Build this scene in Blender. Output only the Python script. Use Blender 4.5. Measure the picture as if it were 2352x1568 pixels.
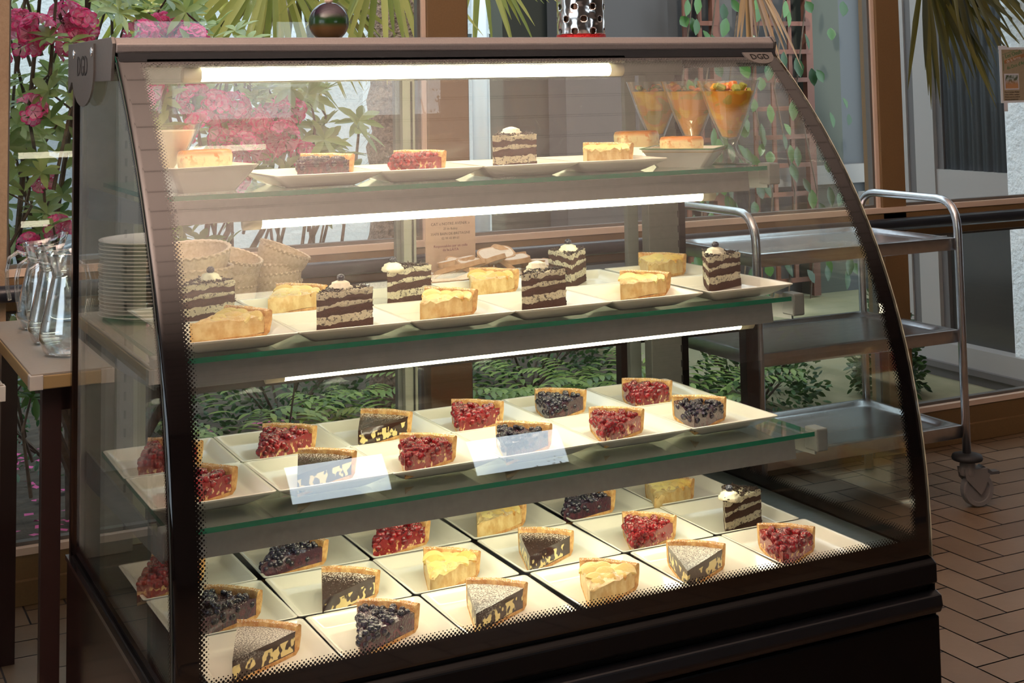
import bpy, math, random
from mathutils import Vector, Matrix, noise
R = math.radians
for o in list(bpy.data.objects): bpy.data.objects.remove(o)
C = bpy.context.scene.collection
S = bpy.context.scene
# ------------------------------------------------------------------ camera
cd = bpy.data.cameras.new('camera'); cam = bpy.data.objects.new('camera', cd); C.objects.link(cam)
ax_r = Vector((0.89221468, -0.45129656, -0.01686359)); ax_u = Vector((-0.02195751, -0.0806463, 0.9965009)); ax_f = Vector((0.45107742, 0.88872245, 0.08186316))
m = Matrix.Identity(4)
for i in range(3):
    m[i][0] = ax_r[i]; m[i][1] = ax_u[i]; m[i][2] = -ax_f[i]
m[0][3], m[1][3], m[2][3] = -0.47713, -2.78078, 1.26504
cam.matrix_world = m
cd.sensor_width = 36; cd.lens = 3256.6/2352*36; cd.shift_y = -(784+79.1)/2352; cd.clip_start = .02
S.camera = cam
# ------------------------------------------------------------------ exposure
S.view_settings.view_transform = 'Standard'; S.view_settings.look = 'None'; S.view_settings.gamma = 1
S.view_settings.use_curve_mapping = False; S.view_settings.exposure = 0.0
S.cycles.transparent_max_bounces = 32; S.cycles.max_bounces = 12
# ------------------------------------------------------------------ world: pale sky, brighter low in the direction behind the room
w = bpy.data.worlds.new('sky'); S.world = w; w.use_nodes = True; nt = w.node_tree; N = nt.nodes; Lk = nt.links; N.clear()
tc = N.new('ShaderNodeTexCoord'); dp = N.new('ShaderNodeVectorMath'); dp.operation = 'DOT_PRODUCT'; dp.inputs[1].default_value = Vector((.5, -.86, .05)).normalized()
Lk.new(tc.outputs['Generated'], dp.inputs[0])
mr = N.new('ShaderNodeMapRange'); mr.inputs[1].default_value = .75; mr.inputs[2].default_value = .97; mr.inputs[3].default_value = 2.7; mr.inputs[4].default_value = 6.5
Lk.new(dp.outputs['Value'], mr.inputs[0])
bg = N.new('ShaderNodeBackground'); bg.inputs[0].default_value = (.78, .9, 1, 1); Lk.new(mr.outputs[0], bg.inputs[1])
wo = N.new('ShaderNodeOutputWorld'); Lk.new(bg.outputs[0], wo.inputs[0])
def lamp(name, kind, loc, rot, e, col, **k):
    d = bpy.data.lights.new(name, kind); d.energy = e; d.color = col
    for a, b in k.items(): setattr(d, a, b)
    o = bpy.data.objects.new(name, d); C.objects.link(o); o.location = loc; o.rotation_euler = rot
    return o
lamp('sun', 'SUN', (0, 0, 6), (R(38), R(-22), 0), 3.2, (1, .95, .86), angle=R(3))
# added lamp in place of side-window daylight, aimed up to brighten the boarded ceiling
lamp('window_daylight', 'AREA', (-2.9, -2.0, 1.3), (R(90+26), 0, R(-76)), 200, (1, .84, .75), shape='RECTANGLE', size=1.6, size_y=1.1, spread=R(48))

# ------------------------------------------------------------------ helpers
def tag(o, label=None, cat=None, group=None, kind=None):
    for a, b in (('label', label), ('category', cat), ('group', group), ('kind', kind)):
        if b: o[a] = b
    return o
BASE = {}
def empty(name, loc, rz=0, **k):
    o = bpy.data.objects.new(name, None); C.objects.link(o); o.location = loc; o.rotation_euler = (0, 0, rz); o.empty_display_size = .02
    BASE[o] = Vector(loc); return tag(o, **k)
def base(o): return BASE.get(o, Vector((0, 0, 0))) if o else Vector((0, 0, 0))
class MB:
    def __init__(s): s.v = []; s.f = []; s.m = []
    def add(s, v, f, m=0):
        n = len(s.v); s.v += [tuple(p) for p in v]; s.f += [tuple(i+n for i in q) for q in f]; s.m += [m]*len(f); return s
    def box(s, x0, x1, y0, y1, z0, z1, m=0, M=None):
        v = [Vector((x, y, z)) for z in (z0, z1) for x, y in ((x0, y0), (x1, y0), (x1, y1), (x0, y1))]
        if M: v = [M @ p for p in v]
        return s.add(v, [(3, 2, 1, 0), (4, 5, 6, 7), (0, 1, 5, 4), (1, 2, 6, 5), (2, 3, 7, 6), (3, 0, 4, 7)], m)
    def rings(s, rs, cap=(1, 1), m=0, close=True):
        n = len(rs[0]); v = [p for r in rs for p in r]; f = []
        for i in range(len(rs)-1):
            for j in range(n if close else n-1):
                a, b = i*n+j, i*n+(j+1) % n; f.append((a, b, b+n, a+n))
        if cap[0]: f.append(tuple(range(n))[::-1])
        if cap[1]: f.append(tuple(range((len(rs)-1)*n, len(rs)*n)))
        return s.add(v, f, m)
    def lathe(s, prof, n=32, c=(0, 0, 0), m=0, cap=(0, 0), fn=None):
        rs = []
        for k, (r, z) in enumerate(prof):
            rs.append([(c[0]+(r if not fn else fn(r, z, j/n*2*math.pi, k))*math.cos(j/n*2*math.pi), c[1]+(r if not fn else fn(r, z, j/n*2*math.pi, k))*math.sin(j/n*2*math.pi), c[2]+z) for j in range(n)])
        return s.rings(rs, cap, m)
    def tube(s, pts, r, n=10, m=0, r1=None):
        P = [Vector(p) for p in pts]; rs = []
        for i, p in enumerate(P):
            t = (P[min(i+1, len(P)-1)]-P[max(i-1, 0)]).normalized()
            if i == 0: a = t.orthogonal().normalized()
            else: a = (a - t*a.dot(t)).normalized()
            b = t.cross(a); q = r if r1 is None else r+(r1-r)*i/(len(P)-1)
            rs.append([p+(a*math.cos(k/n*2*math.pi)+b*math.sin(k/n*2*math.pi))*q for k in range(n)])
        return s.rings(rs, (1, 1), m)
    def ball(s, c, r, n=8, m=0, sz=1):
        rs = []
        for i in range(1, n):
            a = math.pi*i/n; rs.append([(c[0]+r*math.sin(a)*math.cos(j/n*math.pi), c[1]+r*math.sin(a)*math.sin(j/n*math.pi), c[2]-r*sz*math.cos(a)) for j in range(2*n)])
        return s.rings(rs, (1, 1), m)
    def prism(s, poly, lo, hi, axis=2, m=0):
        def P(a, b, c): return {2: (a, b, c), 1: (a, c, b), 0: (c, a, b)}[axis]
        n = len(poly); v = [P(a, b, lo) for a, b in poly]+[P(a, b, hi) for a, b in poly]
        f = [tuple(range(n))[::-1], tuple(range(n, 2*n))]+[(i, (i+1) % n, n+(i+1) % n, n+i) for i in range(n)]
        return s.add(v, f, m)
    def mesh(s, name, mats, smooth=False, off=Vector((0, 0, 0))):
        me = bpy.data.meshes.new(name); me.from_pydata([Vector(p)-off for p in s.v], [], s.f)
        for x in (mats if isinstance(mats, (list, tuple)) else [mats]): me.materials.append(x)
        me.polygons.foreach_set('material_index', s.m)
        if smooth: me.polygons.foreach_set('use_smooth', [True]*len(s.f))
        me.update(); return me
    def build(s, name, mats, parent=None, smooth=False, bev=0, norm=True, **k):
        off = base(parent); o = bpy.data.objects.new(name, s.mesh(name, mats, smooth, off)); C.objects.link(o)
        if norm:
            import bmesh
            b = bmesh.new(); b.from_mesh(o.data); bmesh.ops.recalc_face_normals(b, faces=b.faces); b.to_mesh(o.data); b.free()
        if parent: o.parent = parent; BASE[o] = off
        if bev:
            q = o.modifiers.new('bevel', 'BEVEL'); q.width = bev; q.segments = 2; q.limit_method = 'ANGLE'
        return tag(o, **k)
def put(name, me, parent=None, loc=(0, 0, 0), rot=(0, 0, 0), **k):
    o = bpy.data.objects.new(name, me); C.objects.link(o); o.parent = parent; o.location = loc; o.rotation_euler = rot; return tag(o, **k)
def auto_smooth(o, a=35):
    me = o.data
    me.polygons.foreach_set('use_smooth', [True]*len(me.polygons))
    try: me.set_sharp_from_angle(angle=R(a))
    except Exception: pass
    return o
def text(name, s, size, mat, loc, rot, parent=None, ext=.0004, align='LEFT', sx=1):
    c = bpy.data.curves.new('t', 'FONT'); c.body = s; c.size = size; c.extrude = ext; c.align_x = align; c.align_y = 'CENTER'; c.resolution_u = 2
    t = bpy.data.objects.new('t', c); C.objects.link(t)
    me = bpy.data.meshes.new_from_object(t.evaluated_get(bpy.context.evaluated_depsgraph_get())); bpy.data.objects.remove(t); bpy.data.curves.remove(c)
    me.materials.clear(); me.materials.append(mat)
    o = put(name, me, parent, Vector(loc)-base(parent), rot); o.scale = (sx, 1, 1); return o
# ------------------------------------------------------------------ materials
class Mt:
    def __init__(s, name):
        s.m = bpy.data.materials.new(name); s.m.use_nodes = True; s.t = s.m.node_tree; s.N = s.t.nodes; s.N.clear(); s.out = s.N.new('ShaderNodeOutputMaterial')
    def n(s, t, **k):
        x = s.N.new('ShaderNode'+t)
        for a, b in k.items(): setattr(x, a, b)
        return x
    def l(s, a, b): s.t.links.new(a, b); return b
    def set(s, sock, v):
        if hasattr(v, 'is_linked') or isinstance(v, bpy.types.NodeSocket): s.t.links.new(v, sock)
        else: sock.default_value = (*v, 1) if isinstance(v, (tuple, list)) and len(v) == 3 and sock.type == 'RGBA' else v
    def math(s, op, a, b=0.0, c=0.0, clamp=False):
        x = s.n('Math', operation=op, use_clamp=clamp); s.set(x.inputs[0], a); s.set(x.inputs[1], b); s.set(x.inputs[2], c); return x.outputs[0]
    def mix(s, f, a, b):
        x = s.n('Mix', data_type='RGBA'); s.set(x.inputs[0], f); s.set(x.inputs[6], a); s.set(x.inputs[7], b); return x.outputs[2]
    def co(s, which='Object'): return s.n('TexCoord').outputs[which]
    def rco(s):
        a = s.n('VectorMath', operation='ADD'); s.l(s.co(), a.inputs[0]); oi = s.n('ObjectInfo'); c = s.n('CombineXYZ')
        for i in range(3): s.l(s.math('MULTIPLY', oi.outputs['Random'], 3.7+i), c.inputs[i])
        s.l(c.outputs[0], a.inputs[1]); return a.outputs[0]
    def noise(s, scale, detail=3, co=None, rough=.5, out=0):
        x = s.n('TexNoise'); x.inputs['Scale'].default_value = scale; x.inputs['Detail'].default_value = detail; x.inputs['Roughness'].default_value = rough
        s.l(co or s.co(), x.inputs['Vector']); return x.outputs[out]
    def step(s, v, lo, hi, a=0.0, b=1.0):
        x = s.n('MapRange'); s.set(x.inputs[0], v)
        for i, q in enumerate((lo, hi, a, b)): x.inputs[i+1].default_value = q
        return x.outputs[0]
    def xyz(s, co=None):
        x = s.n('SeparateXYZ'); s.l(co or s.co(), x.inputs[0]); return x.outputs
    def bsdf(s, col, rough=.5, metal=0.0, bump=None, bd=.002, bs=1.0, spec=None, sss=0, coat=0, emit=None, es=0, trans=0, ior=None):
        b = s.n('BsdfPrincipled'); s.set(b.inputs['Base Color'], col); s.set(b.inputs['Roughness'], rough); s.set(b.inputs['Metallic'], metal)
        if spec is not None: b.inputs['Specular IOR Level'].default_value = spec
        if sss: b.inputs['Subsurface Weight'].default_value = sss; b.inputs['Subsurface Scale'].default_value = .01
        if coat: b.inputs['Coat Weight'].default_value = coat
        if emit: s.set(b.inputs['Emission Color'], emit); b.inputs['Emission Strength'].default_value = es
        if trans: b.inputs['Transmission Weight'].default_value = trans
        if ior: b.inputs['IOR'].default_value = ior
        if bump is not None:
            u = s.n('Bump'); u.inputs['Distance'].default_value = bd; u.inputs['Strength'].default_value = bs; s.l(bump, u.inputs['Height']); s.l(u.outputs[0], b.inputs['Normal'])
        s.l(b.outputs[0], s.out.inputs[0]); return s.m
def simple(name, col, rough=.5, metal=0.0, **k): return Mt(name).bsdf(col, rough, metal, **k)
def noisy(name, a, b, scale=20, rough=.6, metal=0.0, detail=4, lo=.3, hi=.7, bd=.001, bs=.6, **k):
    t = Mt(name); f = t.noise(scale, detail); return t.bsdf(t.mix(t.step(f, lo, hi), a, b), rough, metal, bump=f, bd=bd, bs=bs, **k)
def thin_glass(name, tint=(1, 1, 1), ior=1.5, rough=0.0, frit=False, boost=1.0, gc=(1, 1, 1)):
    t = Mt(name); tr = t.n('BsdfTransparent'); t.set(tr.inputs[0], tint); gl = t.n('BsdfGlossy'); gl.inputs['Roughness'].default_value = rough; t.set(gl.inputs[0], gc)
    fr = t.n('Fresnel'); fr.inputs[0].default_value = ior
    # outer side: n = ior ; the inner side of a thin pane reflects the same amount
    geo = t.n('NewGeometry'); f2 = t.math('MULTIPLY', fr.outputs[0], boost, clamp=True)
    fz = t.n('Fresnel'); fz.inputs[0].default_value = ior
    mx = t.n('MixShader'); 
    # Fresnel node inverts ior on back faces; use layer weight for those
    lw = t.n('LayerWeight'); lw.inputs[0].default_value = .5
    c1 = t.math('POWER', lw.outputs['Facing'], 5.0); sch = t.math('ADD', t.math('MULTIPLY', c1, .957), .043); sch = t.math('MULTIPLY', sch, boost, clamp=True)
    t.l(sch, mx.inputs[0]); t.l(tr.outputs[0], mx.inputs[1]); t.l(gl.outputs[0], mx.inputs[2])
    res = mx.outputs[0]
    if frit:
        at = t.n('Attribute', attribute_name='edge'); uv = t.n('UVMap', uv_map='pos'); sp = t.n('SeparateXYZ'); t.l(uv.outputs[0], sp.inputs[0])
        P = .0066
        def cell(v): return t.math('ABSOLUTE', t.math('SUBTRACT', t.math('FRACT', v), .5))
        a = t.math('DIVIDE', t.math('ADD', sp.outputs[0], sp.outputs[1]), P*1.0); b = t.math('DIVIDE', t.math('SUBTRACT', sp.outputs[0], sp.outputs[1]), P*1.0)
        ca, cb = cell(a), cell(b); d = t.math('SQRT', t.math('ADD', t.math('MULTIPLY', ca, ca), t.math('MULTIPLY', cb, cb)))
        rad = t.step(at.outputs['Fac'], 0, .0145, .60, .13); rad = t.math('MULTIPLY', rad, t.math('LESS_THAN', at.outputs['Fac'], .0135))
        mask = t.math('MAXIMUM', t.math('LESS_THAN', d, rad), t.math('LESS_THAN', at.outputs['Fac'], 0.0))
        bk = t.n('BsdfPrincipled'); t.set(bk.inputs['Base Color'], (.004, .003, .003)); bk.inputs['Roughness'].default_value = .04; bk.inputs['IOR'].default_value = 1.6
        m2 = t.n('MixShader'); t.l(mask, m2.inputs[0]); t.l(res, m2.inputs[1]); t.l(bk.outputs[0], m2.inputs[2]); res = m2.outputs[0]
    t.l(res, t.out.inputs[0]); return t.m
M = {}
M['glass'] = thin_glass('clear_glass', boost=.35)
M['glass_outer'] = thin_glass('front_glass_outer', tint=(.99, 1, .99))
M['window_glass'] = thin_glass('window_glass', tint=(.97, .985, .98), boost=.35)
M['front_glass'] = thin_glass('front_glass', tint=(.965, .985, .97), frit=True, boost=1.0)
M['shelf_glass'] = thin_glass('shelf_glass', tint=(.95, .985, .965))
M['shelf_edge'] = simple('green_glass_edge', (.008, .13, .075), .12, spec=.6)
M['alu'] = noisy('satin_aluminium', (.165, .145, .14), (.19, .17, .16), 300, .45, .3, bd=.0002)
M['alu_dark'] = noisy('brushed_aluminium', (.11, .10, .095), (.13, .12, .11), 200, .38, .6, bd=.0002)
M['cream_metal'] = simple('cream_lacquered_metal', (.27, .27, .22), .45)
M['grey_metal'] = noisy('grey_lacquered_metal', (.125, .125, .115), (.145, .145, .135), 90, .5, bd=.0002)
M['grey_frame'] = simple('grey_frame', (.14, .15, .14), .45)
M['black'] = simple('black_enamel', (.005, .0045, .0045), .3, spec=.1)
M['black_matt'] = simple('black_rubber', (.012, .012, .013), .6)
M['black_gloss'] = simple('black_gloss_panel', (.003, .0025, .0025), .3, spec=.08)
M['steel_dark'] = simple('dark_mirror_steel', (.16, .13, .12), .12, 1.0)
M['chrome'] = simple('chrome', (.75, .75, .76), .12, 1.0)
M['steel'] = noisy('brushed_steel', (.5, .5, .52), (.58, .58, .6), 60, .27, 1.0, bd=.0002)
M['porcelain'] = simple('white_porcelain', (.83, .80, .70), .12, coat=.3)
M['white'] = simple('white_plastic', (.72, .72, .68), .4)
M['seal'] = simple('dark_seal', (.02, .02, .02), .6)
def lampmat(name, s): 
    t = Mt(name); e = t.n('Emission'); e.inputs[0].default_value = (1, .90, .66, 1); e.inputs[1].default_value = s; t.l(e.outputs[0], t.out.inputs[0]); return t.m
M['tube'] = lampmat('fluorescent_tube', 20)
M['tube_cap'] = simple('tube_cap', (.62, .58, .42), .3)
# pastry
def sugar(t, col, lo=.55, hi=.62, x0=.02, x1=.05, power=None):
    o = t.xyz(); x = t.math('ADD', o[0], .085); r = t.math('SQRT', t.math('ADD', t.math('MULTIPLY', x, x), t.math('MULTIPLY', o[1], o[1])))
    g = t.n('NewGeometry'); nz = t.xyz(g.outputs['Normal'])[2]
    f = t.noise(420, 3, co=t.rco(), rough=.7); th = t.step(r, x0, x1, .16, 0.0)
    return t.mix(t.math('MULTIPLY', t.step(t.math('SUBTRACT', f, th), lo, hi), t.step(nz, .25, .6)), col, (.86, .82, .72))
def pastry_mats():
    t = Mt('baked_crust'); f = t.noise(90, 5); c = t.mix(t.step(f, .35, .65), (.50, .22, .06), (.78, .50, .20)); c = sugar(t, c, .53, .6, .0, .01); M['crust'] = t.bsdf(c, .75, bump=t.noise(500, 4), bd=.0015, bs=.8)
    for nm, lo, hi, x0, x1 in (('choc', .50, .57, .07, .12), ('choc_sugar', .40, .56, .0, .08)):
        t = Mt('chocolate_'+nm); g = t.n('NewGeometry'); nz = t.xyz(g.outputs['Normal'])[2]; z = t.xyz()[2]
        v = t.noise(75, 1, co=t.rco()); inn = t.math('MULTIPLY', t.math('LESS_THAN', z, .024), t.math('GREATER_THAN', z, .006))
        side = t.math('MULTIPLY', t.math('MULTIPLY', t.step(v, .50, .54), inn), t.step(nz, .5, .3))
        c = t.mix(side, (.040, .018, .012), (.78, .64, .28)); c = sugar(t, c, lo, hi, x0, x1)
        M[nm] = t.bsdf(c, .16 if nm == 'choc' else .3, bump=t.noise(160, 2), bd=.0006, bs=.4)
    for nm, a, b, s in (('red', (.26, .007, .012), (.80, .50, .22), .56), ('blue', (.05, .012, .028), (.10, .02, .035), .5)):
        t = Mt('fruit_filling_'+nm); z = t.xyz()[2]; v = t.noise(110, 2, co=t.rco()); k = t.math('MULTIPLY', t.step(v, s, s+.05), t.step(z, .024, .016))
        M[nm+'_fill'] = t.bsdf(sugar(t, t.mix(k, a, b), .57, .66, .03, .09), .18, bump=t.noise(250, 3), bd=.002, bs=.8, coat=.4)
    for nm, a, b in (('red_berry', (.33, .006, .012), (.13, .003, .008)), ('blue_berry', (.006, .007, .018), (.03, .02, .045))):
        t = Mt(nm); v = t.noise(130, 3); M[nm] = t.bsdf(sugar(t, t.mix(t.step(v, .4, .6), a, b), .555, .65, .02, .09), .13, bump=t.noise(420, 2), bd=.0012, bs=.6, coat=.5)
    t = Mt('apple_custard'); v = t.noise(80, 4); M['custard'] = t.bsdf(sugar(t, t.mix(t.step(v, .35, .65), (.60, .37, .13), (.75, .58, .27)), .54, .62, .03, .1), .4, bump=v, bd=.002)
    for i, (a, b) in enumerate((((.76, .60, .22), (.80, .66, .32)), ((.72, .50, .15), (.50, .22, .05)))):
        t = Mt('apple_slice_%d' % i); v = t.noise(60, 3); M['apple%d' % i] = t.bsdf(t.mix(t.step(v, .5, .72), a, b), .3, bump=t.noise(300, 2), bd=.0006, sss=.15)
    t = Mt('chocolate_sponge'); v = t.noise(500, 4, rough=.7); M['sponge'] = t.bsdf(t.mix(t.step(v, .35, .7), (.045, .014, .008), (.15, .055, .03)), .9, bump=v, bd=.004, bs=1)
    t = Mt('whipped_cream'); v = t.noise(260, 4, rough=.7); k = t.math('MULTIPLY', t.step(t.noise(150, 5, co=t.rco(), rough=.8), .555, .58), 1.0); M['cream'] = t.bsdf(t.mix(k, (.80, .73, .54), (.05, .024, .015)), .6, bump=v, bd=.006, bs=1)
    M['cream_clean'] = simple('piped_cream', (.86, .79, .60), .45)
    M['shaving'] = simple('chocolate_shavings', (.035, .018, .012), .45)
    t = Mt('caramel_custard'); z = t.xyz()[2]; v = t.noise(45, 3); k = t.math('MAXIMUM', t.step(z, .028, .034), t.math('MULTIPLY', t.step(v, .56, .62), t.step(z, .008, .03)))
    M['flan'] = t.bsdf(t.mix(k, (.86, .70, .36), (.60, .22, .03)), .3, bump=t.noise(150, 3), bd=.001, sss=.2)
pastry_mats()
# ------------------------------------------------------------------ room shell
def structure(name, mb, mats, **k):
    o = mb.build(name, mats, **k); o['kind'] = 'structure'; return o
def floor():
    t = Mt('terracotta_tiles'); at = t.n('Attribute', attribute_name='shade'); v = t.noise(7, 4, co=t.co('Object')); v2 = t.noise(60, 3)
    k = t.math('ADD', t.math('MULTIPLY', at.outputs['Fac'], .6), t.math('MULTIPLY', v, .5)); c = t.mix(t.step(k, .2, .9), (.13, .077, .038), (.20, .135, .085))
    tile = t.bsdf(c, .42, bump=v2, bd=.0006, bs=.5)
    grout = simple('dark_grout', (.045, .045, .05), .8)
    b = MB(); b.box(-3.7, 6.1, -6.2, 1.02, -.06, -.003, 1); a = .0975; g = .0022; sh = [0]*6
    # herringbone of two-to-one tiles
    for i in range(-14, 64):
        for j in range(-22, 14):
            k = (i-j) % 4; x, y = -.04+i*a, -.02+j*a
            if k == 0: x0, x1, y0, y1 = x+g, x+2*a-g, y+g, y+a-g
            elif k == 2: x0, x1, y0, y1 = x+g, x+a-g, y-a+g, y+a-g
            else: continue
            if y0 > 1.0: continue
            y1 = min(y1, 1.0)
            b.add([(x0, y0, 0), (x1, y0, 0), (x1, y1, 0), (x0, y1, 0)], [(0, 1, 2, 3)]); sh.append(random.random())
    b.box(-3.6, 6, -6.1, -2.3, -.05, -.001, 0); sh += [.4]*6
    o = structure('floor', b, [tile, grout], norm=False)
    q = o.data.attributes.new('shade', 'FLOAT', 'FACE'); q.data.foreach_set('value', sh)
random.seed(4); floor()
t = Mt('boarded_ceiling'); y = t.xyz()[1]; fr = t.math('FRACT', t.math('DIVIDE', y, .17)); k = t.math('LESS_THAN', fr, .035)
M['ceiling'] = t.bsdf(t.mix(k, (.74, .62, .55), (.10, .08, .07)), .5)
M['wall'] = noisy('ribbed_wallpaper', (.27, .185, .115), (.31, .22, .14), 120, .8, bd=.002)
M['wall_light'] = simple('plain_wall_paint', (.10, .085, .07), .8)
structure('ceiling', MB().box(-3.6, 6, -6.2, 1.1, 2.7, 2.8), M['ceiling'])
structure('wall_right', MB().box(6, 6.1, -6.2, 1.1, 0, 2.7), M['wall_light'])
b = MB(); b.box(-3.7, -3.6, -6.2, -4.2, 0, 2.7).box(-3.7, -3.6, -1.2, 1.1, 0, 2.7).box(-3.7, -3.6, -4.2, -1.2, 0, .7).box(-3.7, -3.6, -4.2, -1.2, 2.3, 2.7)
structure('wall_left', b, M['wall_light'])
b = MB()
for x0, x1 in ((-3.6, 1.84), (2.42, 2.88), (3.50, 6)): b.box(x0, x1, -6.2, -6.1, 0, 2.7)
for x0, x1 in ((1.84, 2.42), (2.88, 3.50)): b.box(x0, x1, -6.2, -6.1, 0, 1.06).box(x0, x1, -6.2, -6.1, 1.78, 2.7)
structure('wall_back', b, M['wall_light'])
WY = 1.03
structure('wall_pillar', MB().box(-.16, .008, .98, 1.12, 0, 2.7), M['wall'])
# window wall: tan aluminium frames
t = Mt('tan_aluminium'); M['tan'] = t.bsdf(t.mix(t.step(t.noise(200, 2), .3, .7), (.155, .088, .034), (.175, .10, .04)), .5, 0.0)
M['tan_light'] = simple('tan_aluminium_lip', (.60, .46, .36), .35)
def rect_frame(b, x0, x1, z0, z1, t, y0, y1): b.box(x0, x1, y0, y1, z0, z0+t).box(x0, x1, y0, y1, z1-t, z1).box(x0, x0+t, y0, y1, z0+t, z1-t).box(x1-t, x1, y0, y1, z0+t, z1-t)
b = MB()
b.box(-3.6, 6, WY-.03, WY+.05, .715, .80).box(-3.6, 6, WY-.03, WY+.05, 0, .12).box(-3.6, 6, WY-.03, WY+.05, 2.4, 2.7).box(-3.6, 6, WY-.042, WY-.03, 0, .062)
for x0, x1 in ((1.162, 1.292), (2.84, 2.945), (4.3, 4.4), (-1.7, -1.58)): b.box(x0, x1, WY-.03, WY+.06, .0, 2.7)
fr = structure('trim_1', b, M['tan'], bev=.003)
b = MB().box(-3.6, 6, WY-.034, WY+.03, .80, .818).box(-3.6, 6, WY-.034, WY+.03, .12, .137)
for x in (1.148, 2.826): b.box(x, x+.014, WY-.02, WY+.02, .818, 2.4)
structure('trim_2', b, M['tan_light'])
bays = [(-1.58, -.16), (.008, 1.148), (1.292, 2.826), (2.945, 4.3)]
for i, (x0, x1) in enumerate(bays):
    wd = empty('window_%d' % (i+1), (x0, WY, .137), kind='structure')
    rb = MB(); rect_frame(rb, x0, x1, .137, .715, .009, WY-.012, WY+.012); rect_frame(rb, x0, x1, .818, 2.4, .009, WY-.012, WY+.012); rb.build('window_frame', simple('window_seal', (.10, .09, .08), .5), wd)
    MB().box(x0+.009, x1-.009, WY-.003, WY+.003, .146, .706).build('lower_pane', M['window_glass'], wd)
    MB().box(x0+.009, x1-.009, WY-.003, WY+.003, .827, 2.391).build('upper_pane', M['window_glass'], wd)
# handrail
hr = empty('handrail', (1.5, .955, .775), label='long black tubular handrail running along the window wall', cat='handrail')
MB().tube([(-3.4, .955, .765), (4.9, .955, .765)], .021, 16).build('rail', simple('dark_blue_black_rail', (.018, .022, .032), .3), hr, smooth=True)
for x in (-1.6, .95, 2.89, 4.35): MB().box(x-.01, x+.01, .97, 1.0, .755, .775).build('rail_bracket', M['black_matt'], hr)
# flyer taped on the window
fl = empty('flyer', (3.49, 1.0, 1.15), label='tan flyer with green lettering taped to the window at upper right', cat='poster')
MB().box(3.418, 3.62, .9985, .9995, 1.168, 1.352).build('paper', noisy('kraft_paper', (.27, .22, .145), (.30, .25, .165), 80, .8), fl)
MB().box(3.406, 3.62, .999, 1.0, 1.160, 1.360).build('sleeve', simple('plastic_sleeve', (.66, .70, .74), .25), fl)
for q in ((3.402, 3.445, 1.352, 1.366), (3.418, 3.436, 1.13, 1.166)): MB().box(q[0], q[1], .9978, .9984, q[2], q[3]).build('tape', simple('white_tape', (.6, .62, .66), .4), fl)
G = simple('green_print', (.03, .16, .05), .7); K = simple('dark_print', (.07, .045, .03), .7)
def flt(s, x, z, size, mat, tilt=0): text('lettering', s, size, mat, (x, .9980, z), (R(90), R(-tilt), 0), fl, ext=.0002)
MB().box(3.43, 3.545, .9978, .9984, 1.3005, 1.3125, M=Matrix.Translation((3.43, 0, 1.305)) @ Matrix.Rotation(R(-14), 4, 'Y') @ Matrix.Translation((-3.43, 0, -1.305))).build('ribbon', simple('brown_ribbon_print', (.30, .14, .05), .7), fl)
flt('Les Oeufs', 3.434, 1.3265, .021, G, 13); flt('du Dos d\'Ane', 3.44, 1.2845, .018, G, 13)
text('lettering', 'de la ferme', .016, simple('pale_print', (.55, .5, .45), .7), (3.439, .9974, 1.3085), (R(90), R(-13), 0), fl, ext=.0002)
b = MB().box(3.423, 3.5, .9978, .9984, 1.3335, 1.3345, M=Matrix.Translation((3.423, 0, 1.327)) @ Matrix.Rotation(R(-14), 4, 'Y') @ Matrix.Translation((-3.423, 0, -1.327))); b.box(3.424, 3.425, .9978, .9984, 1.275, 1.327); b.build('frame_print', G, fl)
t = Mt('photo_print'); v = t.n('TexVoronoi'); v.inputs['Scale'].default_value = 90; t.l(t.co(), v.inputs['Vector']); z = t.xyz()[2]
c = t.mix(t.step(t.noise(80, 2), .45, .6), (.35, .4, .42), (.06, .09, .05)); c = t.mix(t.step(z, .095, .075), c, (.42, .22, .1)); M['photo'] = t.bsdf(c, .5)
MB().box(3.425, 3.497, .9978, .9984, 1.207, 1.265).build('photo_border', simple('photo_white', (.5, .5, .55), .6), fl)
MB().box(3.43, 3.492, .9972, .9978, 1.212, 1.26).build('photo', M['photo'], fl)
for i, s in enumerate(('Pierre et Jean-Michel', 'Poules a l\'herbe, a quelques', 'N\'hesitez pas a les contacter', 'pour tout renseignement')): flt(s, 3.424, 1.1985-i*.0085, .0085 if i == 0 else .0065, K)
# ------------------------------------------------------------------ the display case
L, H = 1.35, 1.35
CO = [0.06488707, 0.04356051, 0.21067723, -0.23263183, -0.73395072]
def py(z): return ((((CO[0]*z+CO[1])*z+CO[2])*z+CO[3])*z+CO[4])
zs = [.412+(1.322-.412)*i/64 for i in range(65)]
PR = [(py(z), z) for z in zs]
case = empty('display_case', (L/2, -.4, 0), label='refrigerated pastry display case with curved front glass and black base', cat='display case')
def glass_grid(name, us, vs, P, edge, mat, parent, th=(0, 0, 0), **k):
    v = []; f = []; E = []; UV = []
    for a in us:
        for c in vs: v.append(P(a, c)); E.append(edge(a, c)); UV.append((a, c))
    n = len(vs)
    for i in range(len(us)-1):
        for j in range(n-1): f.append((i*n+j, (i+1)*n+j, (i+1)*n+j+1, i*n+j+1))
    b = MB().add(v, f); me = b.mesh(name, [mat, M['glass_outer'], M['shelf_edge']], True, base(parent)); 
    at = me.attributes.new('edge', 'FLOAT', 'POINT'); at.data.foreach_set('value', E)
    uv = me.uv_layers.new(name='pos'); 
    for li, lp in enumerate(me.loops): uv.data[li].uv = UV[lp.vertex_index]
    o = bpy.data.objects.new(name, me); C.objects.link(o); o.parent = parent; BASE[o] = base(parent)
    s = o.modifiers.new('solid', 'SOLIDIFY'); s.thickness = .005; s.offset = 0; s.material_offset = 1; s.material_offset_rim = 2
    return tag(o, **k)
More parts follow.
